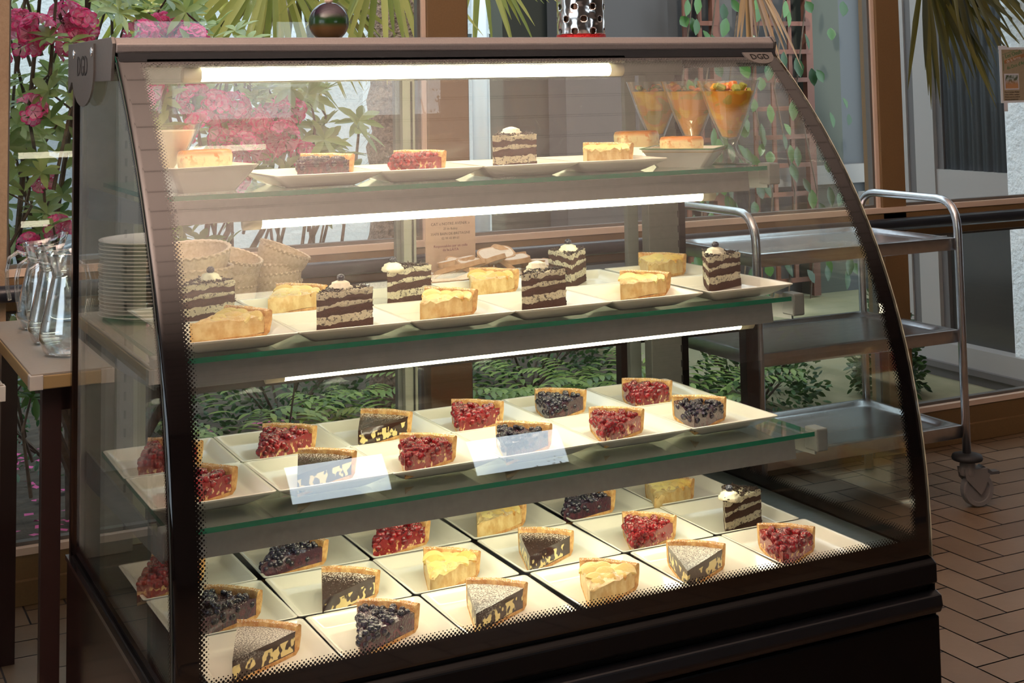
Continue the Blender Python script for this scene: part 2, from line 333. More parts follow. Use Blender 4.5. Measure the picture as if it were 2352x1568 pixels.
# arc length parameter along the curved front
arc = [0]
for (a, b_), (c, d) in zip(PR, PR[1:]): arc.append(arc[-1]+math.hypot(c-a, d-b_))
def on_arc(s):
    for i in range(len(arc)-1):
        if s <= arc[i+1] or i == len(arc)-2:
            t = (s-arc[i])/(arc[i+1]-arc[i]); return (PR[i][0]+t*(PR[i+1][0]-PR[i][0]), PR[i][1]+t*(PR[i+1][1]-PR[i][1]))
us = [0, .01, .02, .03, .04, .05, .06, .07]+[.07+(L-.14)*i/40 for i in range(1, 40)]+[L-.07, L-.06, L-.05, L-.04, L-.03, L-.02, L-.01, L]
A = arc[-1]; vs = [A*i/120 for i in range(121)]
glass_grid('front_glass', us, vs, lambda a, s: (a, *on_arc(s)), lambda a, s: min(a-.036, L-.030-a, s-.034, A-.024-s), M['front_glass'], case, label='curved front glass with black dotted border')
for sx, nm in ((.006, 'left'), (L-.006, 'right')):
    zz = [.412+(1.315-.412)*i/90 for i in range(91)]
    glass_grid('side_glass', [i/50 for i in range(51)], zz, lambda a, z: (sx, -.004*(1-a)+(py(z)+.008)*a, z), lambda a, z: min(-(-.004*(1-a)+(py(z)+.008)*a)-.032, ((-.004*(1-a)+(py(z)+.008)*a)-py(z))-.028, z-.438, 1.30-z), M['front_glass'], case)
# fix the side uv so the dots stay round
for o in case.children:
    if o.name.startswith('side_glass'):
        me = o.data; uv = me.uv_layers['pos']
        for li, lp in enumerate(me.loops): c = me.vertices[lp.vertex_index].co; uv.data[li].uv = (c[1], c[2])
# thin bright bevel on the glass ends
b = MB().tube([(L+.001, y-.001, z) for y, z in PR[::3]], .0022, 6); b.build('glass_edge', simple('polished_glass_edge', (.34, .33, .24), .15, spec=.8), case, smooth=True)
b = MB().tube([(-.001, y-.002, z) for y, z in PR[::3]], .0012, 6); b.build('glass_edge', simple('dark_glass_edge', (.03, .033, .03), .3, spec=.3), case, smooth=True)
# top
b = MB().prism([(.03, H), (-.372, H), (-.385, H-.012), (-.382, H-.026), (-.36, H-.03), (.03, H-.03)], 0.0, L, axis=0); b.build('top_panel', M['alu'], case, bev=.003)
MB().box(.02, L-.02, -.36, 0, H-.036, H-.03).build('top_lining', M['cream_metal'], case)
MB().box(.004, L-.004, -.392, -.365, H-.046, H-.026).build('top_trim', M['black_matt'], case)
# left end bracket and the two badges
br = MB().prism([(.034, H+.001), (-.375, H+.001), (-.385, H-.01), (-.372, H-.072), (-.1, H-.072), (.0, H-.072), (.034, H-.092)], -.006, 0.0, axis=0).build('end_bracket', M['alu_dark'], case, bev=.001)
MB().prism([(.034, H+.001), (-.375, H+.001), (-.385, H-.01), (-.372, H-.06), (.034, H-.06)], L, L+.006, axis=0).build('end_bracket', M['alu_dark'], case, bev=.001)
def badge_shape(w, h, top, n=12): return [(-w, top), (-w, top-h*.45)]+[(-w*math.cos(i/n*math.pi), top-h*.45-h*.55*math.sin(i/n*math.pi)) for i in range(1, n)]+[(w, top-h*.45), (w, top)]
bd = MB().prism([(a-.135, c) for a, c in badge_shape(.105, .11, H-.006)], -.0095, -.006, axis=0).build('badge', M['alu_dark'], case, label='rounded badge reading DGD on the left end')
text('lettering', 'DGD', .052, M['black'], (-.0097, -.135, H-.045), (R(90), 0, R(-90)), bd, align='CENTER', sx=.9)
for yy in (-.045, -.225): MB().lathe([(0, .004), (.006, .003), (.009, 0)], 12, (0, 0, 0)).build('tmp', M['chrome'])
for o in [o for o in bpy.data.objects if o.name.startswith('tmp')]: bpy.data.objects.remove(o)
for yy in (-.05, -.225):
    b = MB(); rs = [[(-.0095-x, yy+r*math.cos(k*math.pi/6), H-.02+r*math.sin(k*math.pi/6)) for k in range(12)] for r, x in ((.009, 0), (.008, .002), (.003, .0035))]; b.rings(rs); b.build('screw', M['chrome'], bd, smooth=True)
# right badge lies on the top of the sloping glass
q0 = Vector((1.288, -.402, 1.3125)); tg = Vector((0, -.71, -.70)).normalized(); nn = Vector((0, -.70, .71)).normalized()
sh = [(-.037*math.cos(i/10*math.pi), -.033*math.sin(i/10*math.pi)**.8) for i in range(11)]
v = [q0+Vector((a, 0, 0))+tg*(-c)+nn*.004 for a, c in sh]+[q0+Vector((a, 0, 0))+tg*(-c)+nn*.007 for a, c in sh]; n = len(sh)
bd2 = MB().add(v, [tuple(range(n))[::-1], tuple(range(n, 2*n))]+[(i, (i+1) % n, n+(i+1) % n, n+i) for i in range(n)]).build('badge', M['alu_dark'], case, label='half-round badge reading DGD on the front glass')
tx = text('lettering', 'DGD', .021, M['black'], q0+tg*.014+nn*.0074, (R(45.5), 0, 0), bd2, align='CENTER')
# base
b = MB().box(.004, L-.004, -.782, -.004, .02, .405); b.build('base_cabinet', M['black_gloss'], case)
MB().prism([(-.004, .412), (-.786, .412), (-.80, .402), (-.80, .37), (-.787, .362), (-.004, .362)], -.002, L+.004, axis=0).build('front_ledge', M['black'], case, bev=.003)
MB().prism([(-.786, .355), (-.803, .348), (-.806, .33), (-.80, .318), (-.786, .314)], -.002, L+.01, axis=0).build('bumper_strip', simple('black_plastic', (.006, .006, .007), .28, spec=.25), case, bev=.003)
MB().box(0.0, L+.008, -.797, -.786, .06, .312).build('front_panel', M['black_gloss'], case, bev=.004)
MB().prism([(0, .405), (-.79, .405), (-.797, .02), (0, .02)], -.006, -.001, axis=0).build('side_panel', M['steel_dark'], case)
MB().box(-.009, -.001, -.795, .002, .403, .411).build('side_trim', M['chrome'], case)
MB().box(L+.001, L+.006, -.79, 0, .02, .405).build('side_panel', M['black_gloss'], case)
MB().box(.04, L-.04, -.74, -.04, 0, .02).build('plinth', M['black_matt'], case)
DZ = .418
MB().box(.012, L-.012, -.775, -.03, .406, DZ).build('deck', noisy('dark_green_grey_deck', (.03, .045, .045), (.04, .055, .055), 50, .3), case)
# back: uprights, sliding doors
for x0, x1 in ((.004, .10), (1.232, 1.312)):
    u = MB().box(x0, x1, -.065, -.035, DZ, H-.036).build('upright', M['grey_metal'], case, bev=.002)
    xs = x1-.012 if x0 > .5 else x0+.07
    b = MB()
    for i in range(26): b.box(xs+.008, xs+.012, -.0665, -.0645, .46+i*.033, .475+i*.033)
    b.build('slots', M['seal'], u)
MB().box(1.312, 1.342, -.045, -.01, DZ, H-.036).build('corner_post', M['black'], case)
MB().box(-.002, .012, -.012, .004, .405, H-.02).build('corner_trim', M['steel_dark'], case)
for k, (x0, x1, yy) in enumerate(((.10, .682, -.03), (.645, 1.232, -.012))):
    dr = MB(); rect_frame(dr, x0, x1, DZ+.004, H-.05, .028, yy-.009, yy+.007); d = dr.build('sliding_door', M['cream_metal'] if k == 0 else M['grey_frame'], case, bev=.001)
    MB().box(x0+.028, x1-.028, yy-.003, yy+.001, DZ+.032, H-.078).build('door_glass', M['glass'], d)
    MB().box(x0+(.572 if k == 0 else .03), x0+(.575 if k == 0 else .033), yy-.0125, yy-.0092, DZ+.03, H-.08).build('seal_strip', M['seal'], d)
MB().box(.02, L-.02, -.07, .0, H-.075, H-.036).build('door_track', M['grey_metal'], case)
# shelves with their lamp channels
SH = [(1.088, -.544), (.848, -.606), (.612, -.661)]
tubes = []
for k, (z, yf) in enumerate(SH):
    s = MB(); s.box(.03, 1.203, yf, -.13, z, z+.008)
    s.m = [0, 0, 1, 1, 1, 1]; o = s.build('shelf', [M['shelf_glass'], M['shelf_edge']], case, norm=False, label='clear glass shelf with a green front edge')
    lc = MB().prism([(yf+.012, z-.002), (yf+.008, z-.037), (yf+.016, z-.039), (yf+.10, z-.022), (yf+.13, z-.006), (yf+.13, z-.002)], .035, 1.165, axis=0).build('lamp_channel', M['grey_metal'], case)
    for xa in (.018, 1.206):
        a = MB().prism([(-.05, z-.004), (yf+.004, z-.004), (yf+.004, z-.034), (-.1, z-.06), (-.05, z-.06)], xa-.002, xa+.002, axis=0).build('shelf_arm', M['grey_frame'], case)
        MB().box(xa-.004, xa+.022 if xa > 1 else xa+.012, yf-.006, yf+.03, z-.028, z+.013).build('arm_clip', M['grey_frame'], a, bev=.003)
def tube_lamp(x0, x1, y, z, r, parent):
    o = MB().tube([(x0+.03, y, z), (x1-.03, y, z)], r, 16).build('tube', M['tube'], parent, smooth=True)
    for a, c in ((x0, x0+.03), (x1-.03, x1)): MB().tube([(a, y, z), (c, y, z)], r*1.12, 16).build('end_cap', M['tube_cap'], o, smooth=True)
tube_lamp(.115, .985, -.37, 1.286, .0115, case)
MB().box(.05, .98, -.392, -.345, 1.299, 1.313).build('lamp_holder', M['cream_metal'], case)
tube_lamp(.205, 1.16, -.42, 1.036, .011, case)
tube_lamp(.225, 1.2, -.48, .7915, .011, case)
tube_lamp(.2, 1.15, -.56, .5675, .011, case)
# ------------------------------------------------------------------ plates
def rsq(s, z, r, n=5):
    out = []
    for cx, cy, a0 in ((s-r, s-r, 0), (-(s-r), s-r, 90), (-(s-r), -(s-r), 180), (s-r, -(s-r), 270)):
        for i in range(n+1):
            a = R(a0+90*i/n); out.append((cx+r*math.cos(a), cy+r*math.sin(a), z))
    return out
def plate_mesh():
    b = MB(); prof = [(.058, 0), (.060, 0), (.068, .004), (.091, .0185), (.0955, .0215), (.0958, .0232), (.0945, .0240), (.090, .0228), (.077, .0095), (.073, .0078), (.066, .0075)]
    b.rings([rsq(s, z, .006 if s > .08 else .010) for s, z in prof], (1, 1)); me = b.mesh('plate', M['porcelain'], True)
    try: me.set_sharp_from_angle(angle=R(50))
    except Exception: pass
    import bmesh
    q = bmesh.new(); q.from_mesh(me); bmesh.ops.recalc_face_normals(q, faces=q.faces); q.to_mesh(me); q.free(); return me
PLATE = plate_mesh()
# ------------------------------------------------------------------ pastry shapes (tip at x=-.085, opening to +x)
def sweep(prof, a, na, jit=0, seed=0, top=None, ox=-.085):
    rnd = random.Random(seed); rs = []
    for i in range(na+1):
        t = -a+2*a*i/na; r_ = []
        for (r, z) in prof:
            e = noise.noise(Vector((r*60+seed*7.3, t*8, z*60+seed)))*jit; zz = z+(top(r, t) if top and z > .022 else 0)
            r_.append((ox+(r+e)*math.cos(t)-(e if i in (0, na) else 0)*.3, (r+e)*math.sin(t), zz+(noise.noise(Vector((r*90, t*9+seed, z*90)))*jit if z > .003 else 0)))
        rs.append(r_)
    return MB().rings(rs, (1, 1), close=True)
cache = {}
def mesh_of(key, fn):
    if key not in cache: cache[key] = fn()
    return cache[key]
def fixed(b, name, mats, smooth=True, ang=45):
    import bmesh
    me = b.mesh(name, mats, smooth); q = bmesh.new(); q.from_mesh(me); bmesh.ops.recalc_face_normals(q, faces=q.faces); q.to_mesh(me); q.free()
    if smooth:
        try: me.set_sharp_from_angle(angle=R(ang))
        except Exception: pass
    return me
RT, AT = .142, R(20)
def crust(v):
    pr = [(.002, 0), (.05, 0), (.10, 0), (RT-.008, 0), (RT-.001, .006), (RT+.003, .022), (RT+.004, .036), (RT, .039), (RT-.006, .037), (RT-.010, .026), (RT-.011, .005), (.10, .0045), (.05, .0045), (.002, .0045)]
    return fixed(sweep(pr, AT, 14, .0018, v+11), 'crust', M['crust'])
def filling(kind, v):
    hh = .0315 if kind.startswith('choc') else .029
    pr = [(.001, .0046), (.05, .0046), (.09, .0046), (RT-.0112, .0046), (RT-.0105, .015), (RT-.0095, .026), (RT-.0085, hh)]+[(r, hh) for r in (.118, .10, .085, .07, .055, .04, .025, .012)]+[(.001, hh)]
    amp = {'choc': .0004, 'choc_sugar': .0004}.get(kind, .0025)
    mt = {'choc': 'choc', 'choc_sugar': 'choc_sugar', 'red': 'red_fill', 'blue': 'blue_fill', 'apple': 'custard'}[kind]
    return fixed(sweep(pr, AT-.002, 14, amp, v+3, top=lambda r, t: amp*2*noise.noise(Vector((r*80, t*10, v)))), 'filling', M[mt], ang=60)
def berries(kind, v):
    rnd = random.Random(v*17+5); b = MB(); n = 62
    for i in range(n):
        r = RT*.93*math.sqrt(rnd.random()); t = (rnd.random()*2-1)*AT*.95; z = .029+rnd.random()*.003; s = rnd.uniform(.0054, .0082) if kind == 'red' else rnd.uniform(.0045, .0068)
        if i > 44: r = rnd.uniform(.01, RT-.014); t = AT*(1 if rnd.random() < .5 else -1); z = rnd.uniform(.014, .027)
        if r*abs(math.sin(t))+s > r*math.sin(AT)+.004 and i <= 44: s *= .8
        if i > 44: t *= .95
        b.ball((-.085+min(r, RT-.013)*math.cos(t), r*math.sin(t), z), s, 5, sz=.85)
    return fixed(b, 'berries', M['red_berry' if kind == 'red' else 'blue_berry'])
def slice_mesh():
    # half-moon apple slice, flat side down, thin
    b = MB(); n = 12; out = [(.026*math.cos(i/n*math.pi), .022*math.sin(i/n*math.pi)) for i in range(n+1)]
    rs = []
    for y, s in ((-.0032, .86), (-.0018, 1), (.0018, 1), (.0032, .86)): rs.append([(a*s, y, c*s) for a, c in out])
    b.rings(rs); return b
def cake_layer(z0, z1, v, mat, name, a=R(19), rr=.122, slope=0):
    ns = 22; jit = .0022 if mat == 'sponge' else .003
    pr = [(rr*i/ns+.001, z0) for i in range(ns+1)]+[(rr+.001, (z0+z1)/2)]+[(rr*i/ns+.001, z1) for i in range(ns, -1, -1)]
    rs = []
    for i in range(11):
        t = -a+2*a*i/10; r_ = []
        for r, z in pr:
            e = noise.noise(Vector((r*120+v, t*14, z*90)))*jit; k = (1+e*6) if i in (0, 10) else 1
            zz = z+(noise.noise(Vector((r*38+(0 if abs(t) < a*.9 else 3*t), t*5, round(z*1000)*.7)))*.0058+noise.noise(Vector((r*160, t*15, round(z*1000)*.7)))*.003 if z > .002 else 0)
            r2 = r+noise.noise(Vector((v+5, t*16, z*200)))*.003*(r/rr)
            r_.append((-.075+r2*math.cos(t*k), r2*math.sin(t)*(1+(e*9 if i in (0, 10) else 0)), zz))
        rs.append(r_)
    return fixed(MB().rings(rs, (1, 1)), name, M[mat], ang=70)
def shavings(v):
    rnd = random.Random(v+77); b = MB()
    for i in range(330):
        if i < 250: r = .122*math.sqrt(rnd.random()); t = (rnd.random()*2-1)*R(18.5); p = Vector((-.075+r*math.cos(t), r*math.sin(t), .0745+rnd.random()*.006))
        else:
            t = (rnd.random()*2-1)*R(18); p = Vector((-.075+.124*math.cos(t), .124*math.sin(t), rnd.uniform(.005, .074)))
        Mx = Matrix.Translation(p) @ Matrix.Rotation(rnd.random()*6, 4, 'Z') @ Matrix.Rotation(rnd.random()*2, 4, 'X') @ Matrix.Rotation(rnd.random()*1.2, 4, 'Y')
        l = rnd.uniform(.002, .005); b.box(-l, l, -.0013, .0013, -.0005, .0005, M=Mx)
    return fixed(b, 'chocolate_shavings', M['shaving'], False)
def rosette(v):
    pts = MB(); rs = []; n = 24
    for k, (r, z) in enumerate(((.016, 0), (.020, .004), (.0195, .009), (.0155, .012), (.0150, .016), (.009, .019), (.003, .021))):
        rs.append([(r*(1+.13*math.cos(6*(j/n*2*math.pi)+k*.5))*math.cos(j/n*2*math.pi), r*(1+.13*math.cos(6*(j/n*2*math.pi)+k*.5))*math.sin(j/n*2*math.pi), z) for j in range(n)])
    return fixed(MB().rings(rs), 'cream_rosette', M['cream_clean'], ang=80)
APS = fixed(slice_mesh(), 'apple_slice', M['apple0']); APS2 = fixed(slice_mesh(), 'apple_slice', M['apple1'])
def tart(kind, loc, rz, v, label, group):
    nm = {'choc': 'chocolate_tart_slice', 'choc_sugar': 'chocolate_tart_slice', 'red': 'redcurrant_tart_slice', 'blue': 'blueberry_tart_slice', 'apple': 'apple_tart_slice'}[kind]
    o = empty(nm, loc, rz, label=label, cat='tart slice', group=group)
    o.scale = (.96, 1.03, 1.08)
    put('crust', mesh_of(('crust', v % 3), lambda: crust(v % 3)), o)
    put('filling', mesh_of(('fill', kind, v % 3), lambda: filling(kind, v % 3)), o)
    if kind in ('red', 'blue'): put('berries', mesh_of(('ber', kind, v % 3), lambda: berries(kind, v % 3)), o, kind='stuff')
    if kind == 'apple':
        rnd = random.Random(v*31+2)
        for i, (r, t, lean) in enumerate(((.052, 0, 58), (.074, .12, 64), (.080, -.13, 60), (.098, .19, 56), (.100, 0, 62), (.100, -.20, 60), (.118, .22, 55), (.120, .06, 60), (.120, -.10, 58), (.119, -.25, 52))):
            s = put('apple_slice', APS if rnd.random() < .68 else APS2, o, (-.085+r*math.cos(t), r*math.sin(t), .0245+rnd.random()*.002), (R(-lean+rnd.uniform(-8, 8)), rnd.uniform(-.15, .15), R(90)*0+t+R(-90)+rnd.uniform(-.35, .35)))
            q_ = rnd.uniform(.78, .95)*(.62 if r < .06 else .72 if r < .09 else .82); s.scale = (q_, q_*1.3, q_)
    return o
def cake(loc, rz, v, label, group, ros=(0, 0), tilt=(0, 0), berry=True):
    o = empty('chocolate_cream_cake_slice', loc, rz, label=label, cat='cake slice', group=group); o.rotation_euler = (R(tilt[0]), R(tilt[1]), rz); o.scale = (.94, .94, .84); k = v % 3
    for z0, z1, mt, nm in ((0, .016, 'sponge', 'sponge_layer'), (.016, .032, 'cream', 'cream_layer'), (.032, .047, 'sponge', 'sponge_layer'), (.047, .055, 'cream', 'cream_layer'), (.055, .066, 'sponge', 'sponge_layer'), (.066, .076, 'cream', 'cream_layer')):
        put(nm, mesh_of(('cake', z0, k), lambda: cake_layer(z0, z1, k*5+int(z0*1000), mt, nm)), o)
    put('chocolate_shavings', mesh_of(('shav', k), lambda: shavings(k)), o, kind='stuff')
    if ros:
        put('cream_rosette', mesh_of(('ros', 0), lambda: rosette(0)), o, (ros[0], ros[1], .073))
        if berry: put('blueberry', mesh_of('bb', lambda: fixed(MB().ball((0, 0, 0), .0075, 8), 'blueberry', noisy('dusted_blueberry', (.01, .012, .03), (.30, .30, .33), 260, .5, lo=.52, hi=.66))), o, (ros[0], ros[1], .0985))
    return o
ORD = ['leftmost', 'second from left', 'third from left', 'third from right', 'second from right', 'rightmost']
SUG = {'choc': 'dark chocolate tart', 'choc_sugar': 'sugar-dusted chocolate tart', 'red': 'red berry tart', 'blue': 'blueberry tart', 'apple': 'apple tart', 'cake': 'chocolate cream cake'}
def place_row(shelf, row, items, xs, yc, z, ys=None, plates=True):
    for i, it in enumerate(items):
        kind, tipx, tipy, ang = it[:4]; x = xs[i]
        if z < .5: tipx += .006; tipy += .018
        elif z < .7: tipy += .006
        if plates:
            put('square_plate', PLATE, None, (x, yc[i] if isinstance(yc, list) else yc, z), (0, 0, R(random.uniform(-1.2, 1.2))), label='white plate under the %s slice, %s, %s, %s' % (SUG[kind], ORD[i], row, shelf.replace('the ', '')), cat='plate', group='square white plates on %s' % shelf)
        a = R(ang); k = .085*.96+.008 if kind != 'cake' else .075+.008
        loc = (tipx+k*math.cos(a), tipy+k*math.sin(a), z+.0078); lab = '%s slice, %s in %s of %s' % (SUG[kind], ORD[i], row, shelf)
        if kind == 'cake': cake(loc, a, i+len(row), lab, 'chocolate cream cake slices', **(it[4] if len(it) > 4 else {}))
        else: tart(kind, loc, a, i*5+len(row)*3, lab, {'choc': 'chocolate', 'choc_sugar': 'chocolate', 'red': 'red berry', 'blue': 'blueberry', 'apple': 'apple'}[kind]+' tart slices')
random.seed(9)
bx = [.152, .347, .542, .745, .942, 1.137]
place_row('the bottom deck', 'front row', [('choc_sugar', .082, -.775, 50), ('blue', .270, -.783, 50), ('choc_sugar', .458, -.783, 50), ('apple', .655, -.787, 46), ('choc_sugar', .842, -.784, 50), ('red', 1.034, -.787, 50)], bx, [-.690, -.690, -.688, -.684, -.682, -.680], DZ)
place_row('the bottom deck', 'middle row', [('blue', .072, -.60, 48), ('choc', .272, -.612, 50), ('apple', .458, -.608, 50), ('choc', .65, -.592, 50), ('red', .852, -.60, 46), ('cake', 1.05, -.592, 38, dict(ros=(-.045, .0), tilt=(0, 0)))], [x-.005 for x in bx], [-.493, -.492, -.49, -.486, -.484, -.482], DZ)
place_row('the bottom deck', 'back row', [('red', .03, -.395, 46), ('blue', .238, -.39, 38), ('red', .442, -.39, 42), ('apple', .648, -.385, 44), ('blue', .83, -.38, 36), ('apple', 1.015, -.41, 44)], [.142, .345, .542, .742, .945, 1.14], [-.297, -.294, -.290, -.286, -.284, -.282], DZ)
sx = [.108, .301, .491, .683, .874, 1.066]
place_row('the third shelf', 'front row', [('red', .035, -.612, 50), ('choc', .232, -.618, 50), ('red', .415, -.612, 50), ('blue', .595, -.62, 50), ('red', .792, -.608, 50), ('blue', .978, -.61, 52)], sx, -.514, .620)
place_row('the third shelf', 'back row', [('red', .03, -.42, 50), ('red', .232, -.42, 50), ('choc', .414, -.40, 46), ('red', .60, -.42, 50), ('blue', .785, -.418, 52), ('red', .968, -.424, 48)], sx, -.32, .620)
tx = [.146, .338, .528, .718, .910, 1.112]
place_row('the second shelf', 'front row', [('apple', .078, -.545, 30), ('cake', .275, -.568, 36, dict(ros=(0, 0))), ('apple', .465, -.555, 42), ('cake', .656, -.552, 38, dict(ros=(.02, .01), berry=False)), ('apple', .86, -.55, 38), ('cake', 1.062, -.535, 42, dict(ros=(-.01, 0)))], tx, -.512, .856)
place_row('the second shelf', 'back row', [('cake', .105, -.36, 40, dict(ros=(.02, 0))), ('apple', .262, -.36, 45), ('cake', .478, -.37, 42, dict(ros=(-.05, 0))), ('apple', .65, -.365, 45), ('cake', .872, -.355, 215-180+30, dict(ros=(0, 0))), ('apple', 1.05, -.345, 45)], [x+.004 for x in tx], -.318, .856)
# top shelf
Z1 = 1.096
ux = [.318, .508, .700, .890]
for x, k, n_ in zip(ux, ('blue', 'red', 'cake', 'apple'), ('leftmost', 'second from left', 'second from right', 'rightmost')):
    put('square_plate', PLATE, None, (x, -.437, Z1), (0, 0, R(random.uniform(-2, 2))), label='square white plate under the %s slice, %s on the top shelf' % (SUG[k], n_), cat='plate', group='square white plates on the top shelf')
tart('blue', (.335, -.42, Z1+.0078), R(48), 1, 'blueberry tart slice alone on the left of the top shelf', 'blueberry tart slices')
tart('red', (.505, -.43, Z1+.0078), R(45), 2, 'red berry tart slice on the top shelf, left of the cake', 'red berry tart slices')
cake((.704, -.43, Z1+.0078), R(38), 1, 'chocolate cream cake slice, the only cake on the top shelf', 'chocolate cream cake slices', ros=(.01, 0), berry=False)
tart('apple', (.898, -.43, Z1+.0078), R(42), 4, 'apple tart slice at right end of the top shelf plates', 'apple tart slices')
# flan dishes
def dish(x, y, z, label, rz=0, rim=False, w=.072, h=.036):
    o = empty('serving_dish', (x, y, z), rz, label=label, cat='dish', group='white dishes holding caramel flans')
    b = MB(); b.rings([rsq(s*w/.072, q*h/.036, .008) for s, q in ((.044, 0), (.047, 0), (.071, .034), (.073, .036), (.071, .0365), (.068, .034), (.046, .005), (.042, .0045))])
    put('bowl', fixed(b, 'bowl', M['porcelain'], ang=50), o)
    if rim:
        b = MB(); q_ = [rsq(.0733, .0352, .008), rsq(.0742, .0366, .008), rsq(.0708, .0372, .008), rsq(.0705, .0355, .008)]; b.rings(q_+[q_[0]], (0, 0)); put('green_rim', fixed(b, 'green_rim', simple('green_rim_line', (.05, .22, .09), .2)), o)
        b = MB(); q_ = [rsq(.0690, .0295, .008), rsq(.0699, .0305, .008), rsq(.0692, .0306, .008), rsq(.0684, .0296, .008)]; b.rings(q_+[q_[0]], (0, 0)); put('gold_line', fixed(b, 'gold_line', simple('gold_line', (.55, .33, .05), .2)), o)
    return o
def flan(x, y, z, rz, label, sc=1, sy=1):
    o = empty('caramel_flan', (x, y, z), rz, label=label, cat='flan', group='caramel flans on the top shelf'); o.scale = (sc, sc*sy, sc)
    pts = [(-.045, -.026), (.012, -.034), (.047, -.004), (.036, .028), (-.02, .032), (-.048, .014)]
    b = MB(); rs = []
    for s, q in ((.93, 0), (.97, .01), (1, .022), (1.0, .030), (.95, .036), (.85, .038)):
        r_ = []
        for i in range(6):
            a, c = pts[i], pts[(i+1) % 6]
            for k in range(5): t = .08+k*.21; r_.append(((a[0]+(c[0]-a[0])*t)*s, (a[1]+(c[1]-a[1])*t)*s, q+.001*noise.noise(Vector((a[0]*90+k, q*90, x*9)))))
        rs.append(r_)
    b.rings(rs); put('custard', fixed(b, 'custard', M['flan'], ang=60), o); return o
dish(.118, -.44, Z1, 'deep white square dish under the flan at left end of the top shelf', R(12), w=.078, h=.042)
flan(.140, -.43, Z1+.028, R(5), 'pale caramel flan in the dish at left end of the top shelf', .98)
dish(1.085, -.435, Z1, 'white dish with green and gold rim at right on the top shelf', R(44), rim=True)
flan(1.085, -.43, Z1+.022, R(-18), 'caramel flan in the green-rimmed dish', .92)
dish(1.075, -.285, Z1, 'plain white dish behind the green-rimmed dish', R(20))
flan(1.072, -.285, Z1+.026, R(-8), 'caramel flan in the plain dish behind the green-rimmed one', 1.02)
# sundae glasses
def cup(x, y, z, label, mat_in, seed, hh=.165, fruit=True):
    o = empty('sundae_glass', (x, y, z), label=label, cat='dessert glass', group='stemmed dessert glasses on the top shelf')
    out = [(.0, 0), (.033, 0), (.034, .003), (.026, .009), (.014, .020), (.0095, .032), (.0100, .040), (.014, .050), (.030, .098), (.0485, .165), (.0495, .166), (.0480, .165), (.0285, .0985), (.0125, .054), (.006, .050), (.0, .049)]
    b = MB().lathe(out, 32, fn=lambda r, q, a, k: r*(1+(.03*math.cos(8*a) if .008 < q < .055 and r < .03 else 0))); g = fixed(b, 'glass', M['goblet'], ang=60); put('glass', g, o)
    b = MB().lathe([(.0, .0515), (.0115, .055), (.027, .0985), (.040, .145 if fruit else .15), (.0, .148)], 24)
    f = put('fruit_salad' if fruit else 'cream_dessert', fixed(b, 'contents', mat_in), o)
    if fruit:
        rnd = random.Random(seed); b = MB()
        for i in range(15):
            a = rnd.random()*6.28; r = .033*math.sqrt(rnd.random()); Mx = Matrix.Translation((r*math.cos(a), r*math.sin(a), .145+rnd.random()*.012)) @ Matrix.Rotation(rnd.random()*3, 4, 'X') @ Matrix.Rotation(rnd.random()*3, 4, 'Y'); s = rnd.uniform(.005, .009)
            b.box(-s, s, -s*.7, s*.7, -s*.6, s*.6, m=i % 3, M=Mx)
        q = put('fruit_pieces', fixed(b, 'fruit_pieces', [M['mango'], M['melon'], M['kiwi']], False), o, kind='stuff')
        q.modifiers.new('b', 'BEVEL').width = .002
    o.scale = (1.27, 1.27, hh/.166)
    return o
M['goblet'] = thin_glass('goblet_glass', tint=(.985, .985, .97), boost=1.5)
M['mango'] = simple('mango', (.72, .34, .03), .3); M['melon'] = simple('melon', (.62, .19, .05), .3); M['kiwi'] = simple('kiwi', (.25, .28, .04), .35)
t = Mt('fruit_salad'); v = t.n('TexVoronoi'); v.inputs['Scale'].default_value = 58; v.feature = 'SMOOTH_F1'; v.inputs['Smoothness'].default_value = .6; t.l(t.rco(), v.inputs['Vector']); h_ = t.xyz(v.outputs['Color'])[0]
c = t.mix(t.step(h_, .35, .45), (.62, .34, .015), (.58, .20, .02)); c = t.mix(t.step(h_, .74, .80), c, (.26, .24, .035)); c = t.mix(t.math('MULTIPLY', t.step(h_, .2, .14), 1.0), c, (.72, .44, .05)); c = t.mix(.35, c, (.60, .33, .02))
M['salad'] = t.bsdf(c, .2, bump=v.outputs['Distance'], bd=.003, bs=.5)
cup(1.165, -.21, Z1, 'fruit salad glass at the back left of the three, behind the flans', M['salad'], 1)
cup(1.172, -.335, Z1, 'fruit salad glass in the middle of the three', M['salad'], 2)
cup(1.183, -.450, Z1, 'fruit salad glass nearest the front at the right end of the top shelf', M['salad'], 3)
cup(.082, -.385, Z1, 'stemmed glass of pale cream dessert at far left of the top shelf', simple('pale_cream_dessert', (.66, .60, .44), .5), 4, hh=.108, fruit=False)
# ------------------------------------------------------------------ things on top of the case
bl = empty('christmas_ball', (.462, -.13, H), label='dark glossy ball ornament with purple, green and orange bands on the case', cat='ornament')
t = Mt('banded_glaze'); z = t.xyz()[2]; c = t.mix(t.step(z, .026, .036), (.09, .045, .008), (.012, .04, .010)); c = t.mix(t.step(z, .044, .056), c, (.018, .008, .02)); bm = t.bsdf(c, .18)
MB().ball((.462, -.13, H+.0385), .0395, 20).build('ball', bm, bl, smooth=True)
MB().lathe([(.006, 0), (.0075, .004), (.004, .008), (0, .009)], 12, (.462, -.13, H+.0765), fn=lambda r, z, a, k: r*(1+.25*math.cos(5*a))).build('knob', noisy('twine', (.3, .22, .16), (.45, .36, .28), 400), bl)
cn = empty('lantern', (1.032, -.13, H), label='tall perforated silver metal lantern with a red glitter base on the case', cat='lantern')
t = Mt('hammered_chrome'); M['foil'] = t.bsdf((.8, .78, .76), .16, 1.0, bump=t.noise(38, 1), bd=.006, bs=.7)
b = MB(); n = 144; v = []; f = []; nz = 120; hz = .24
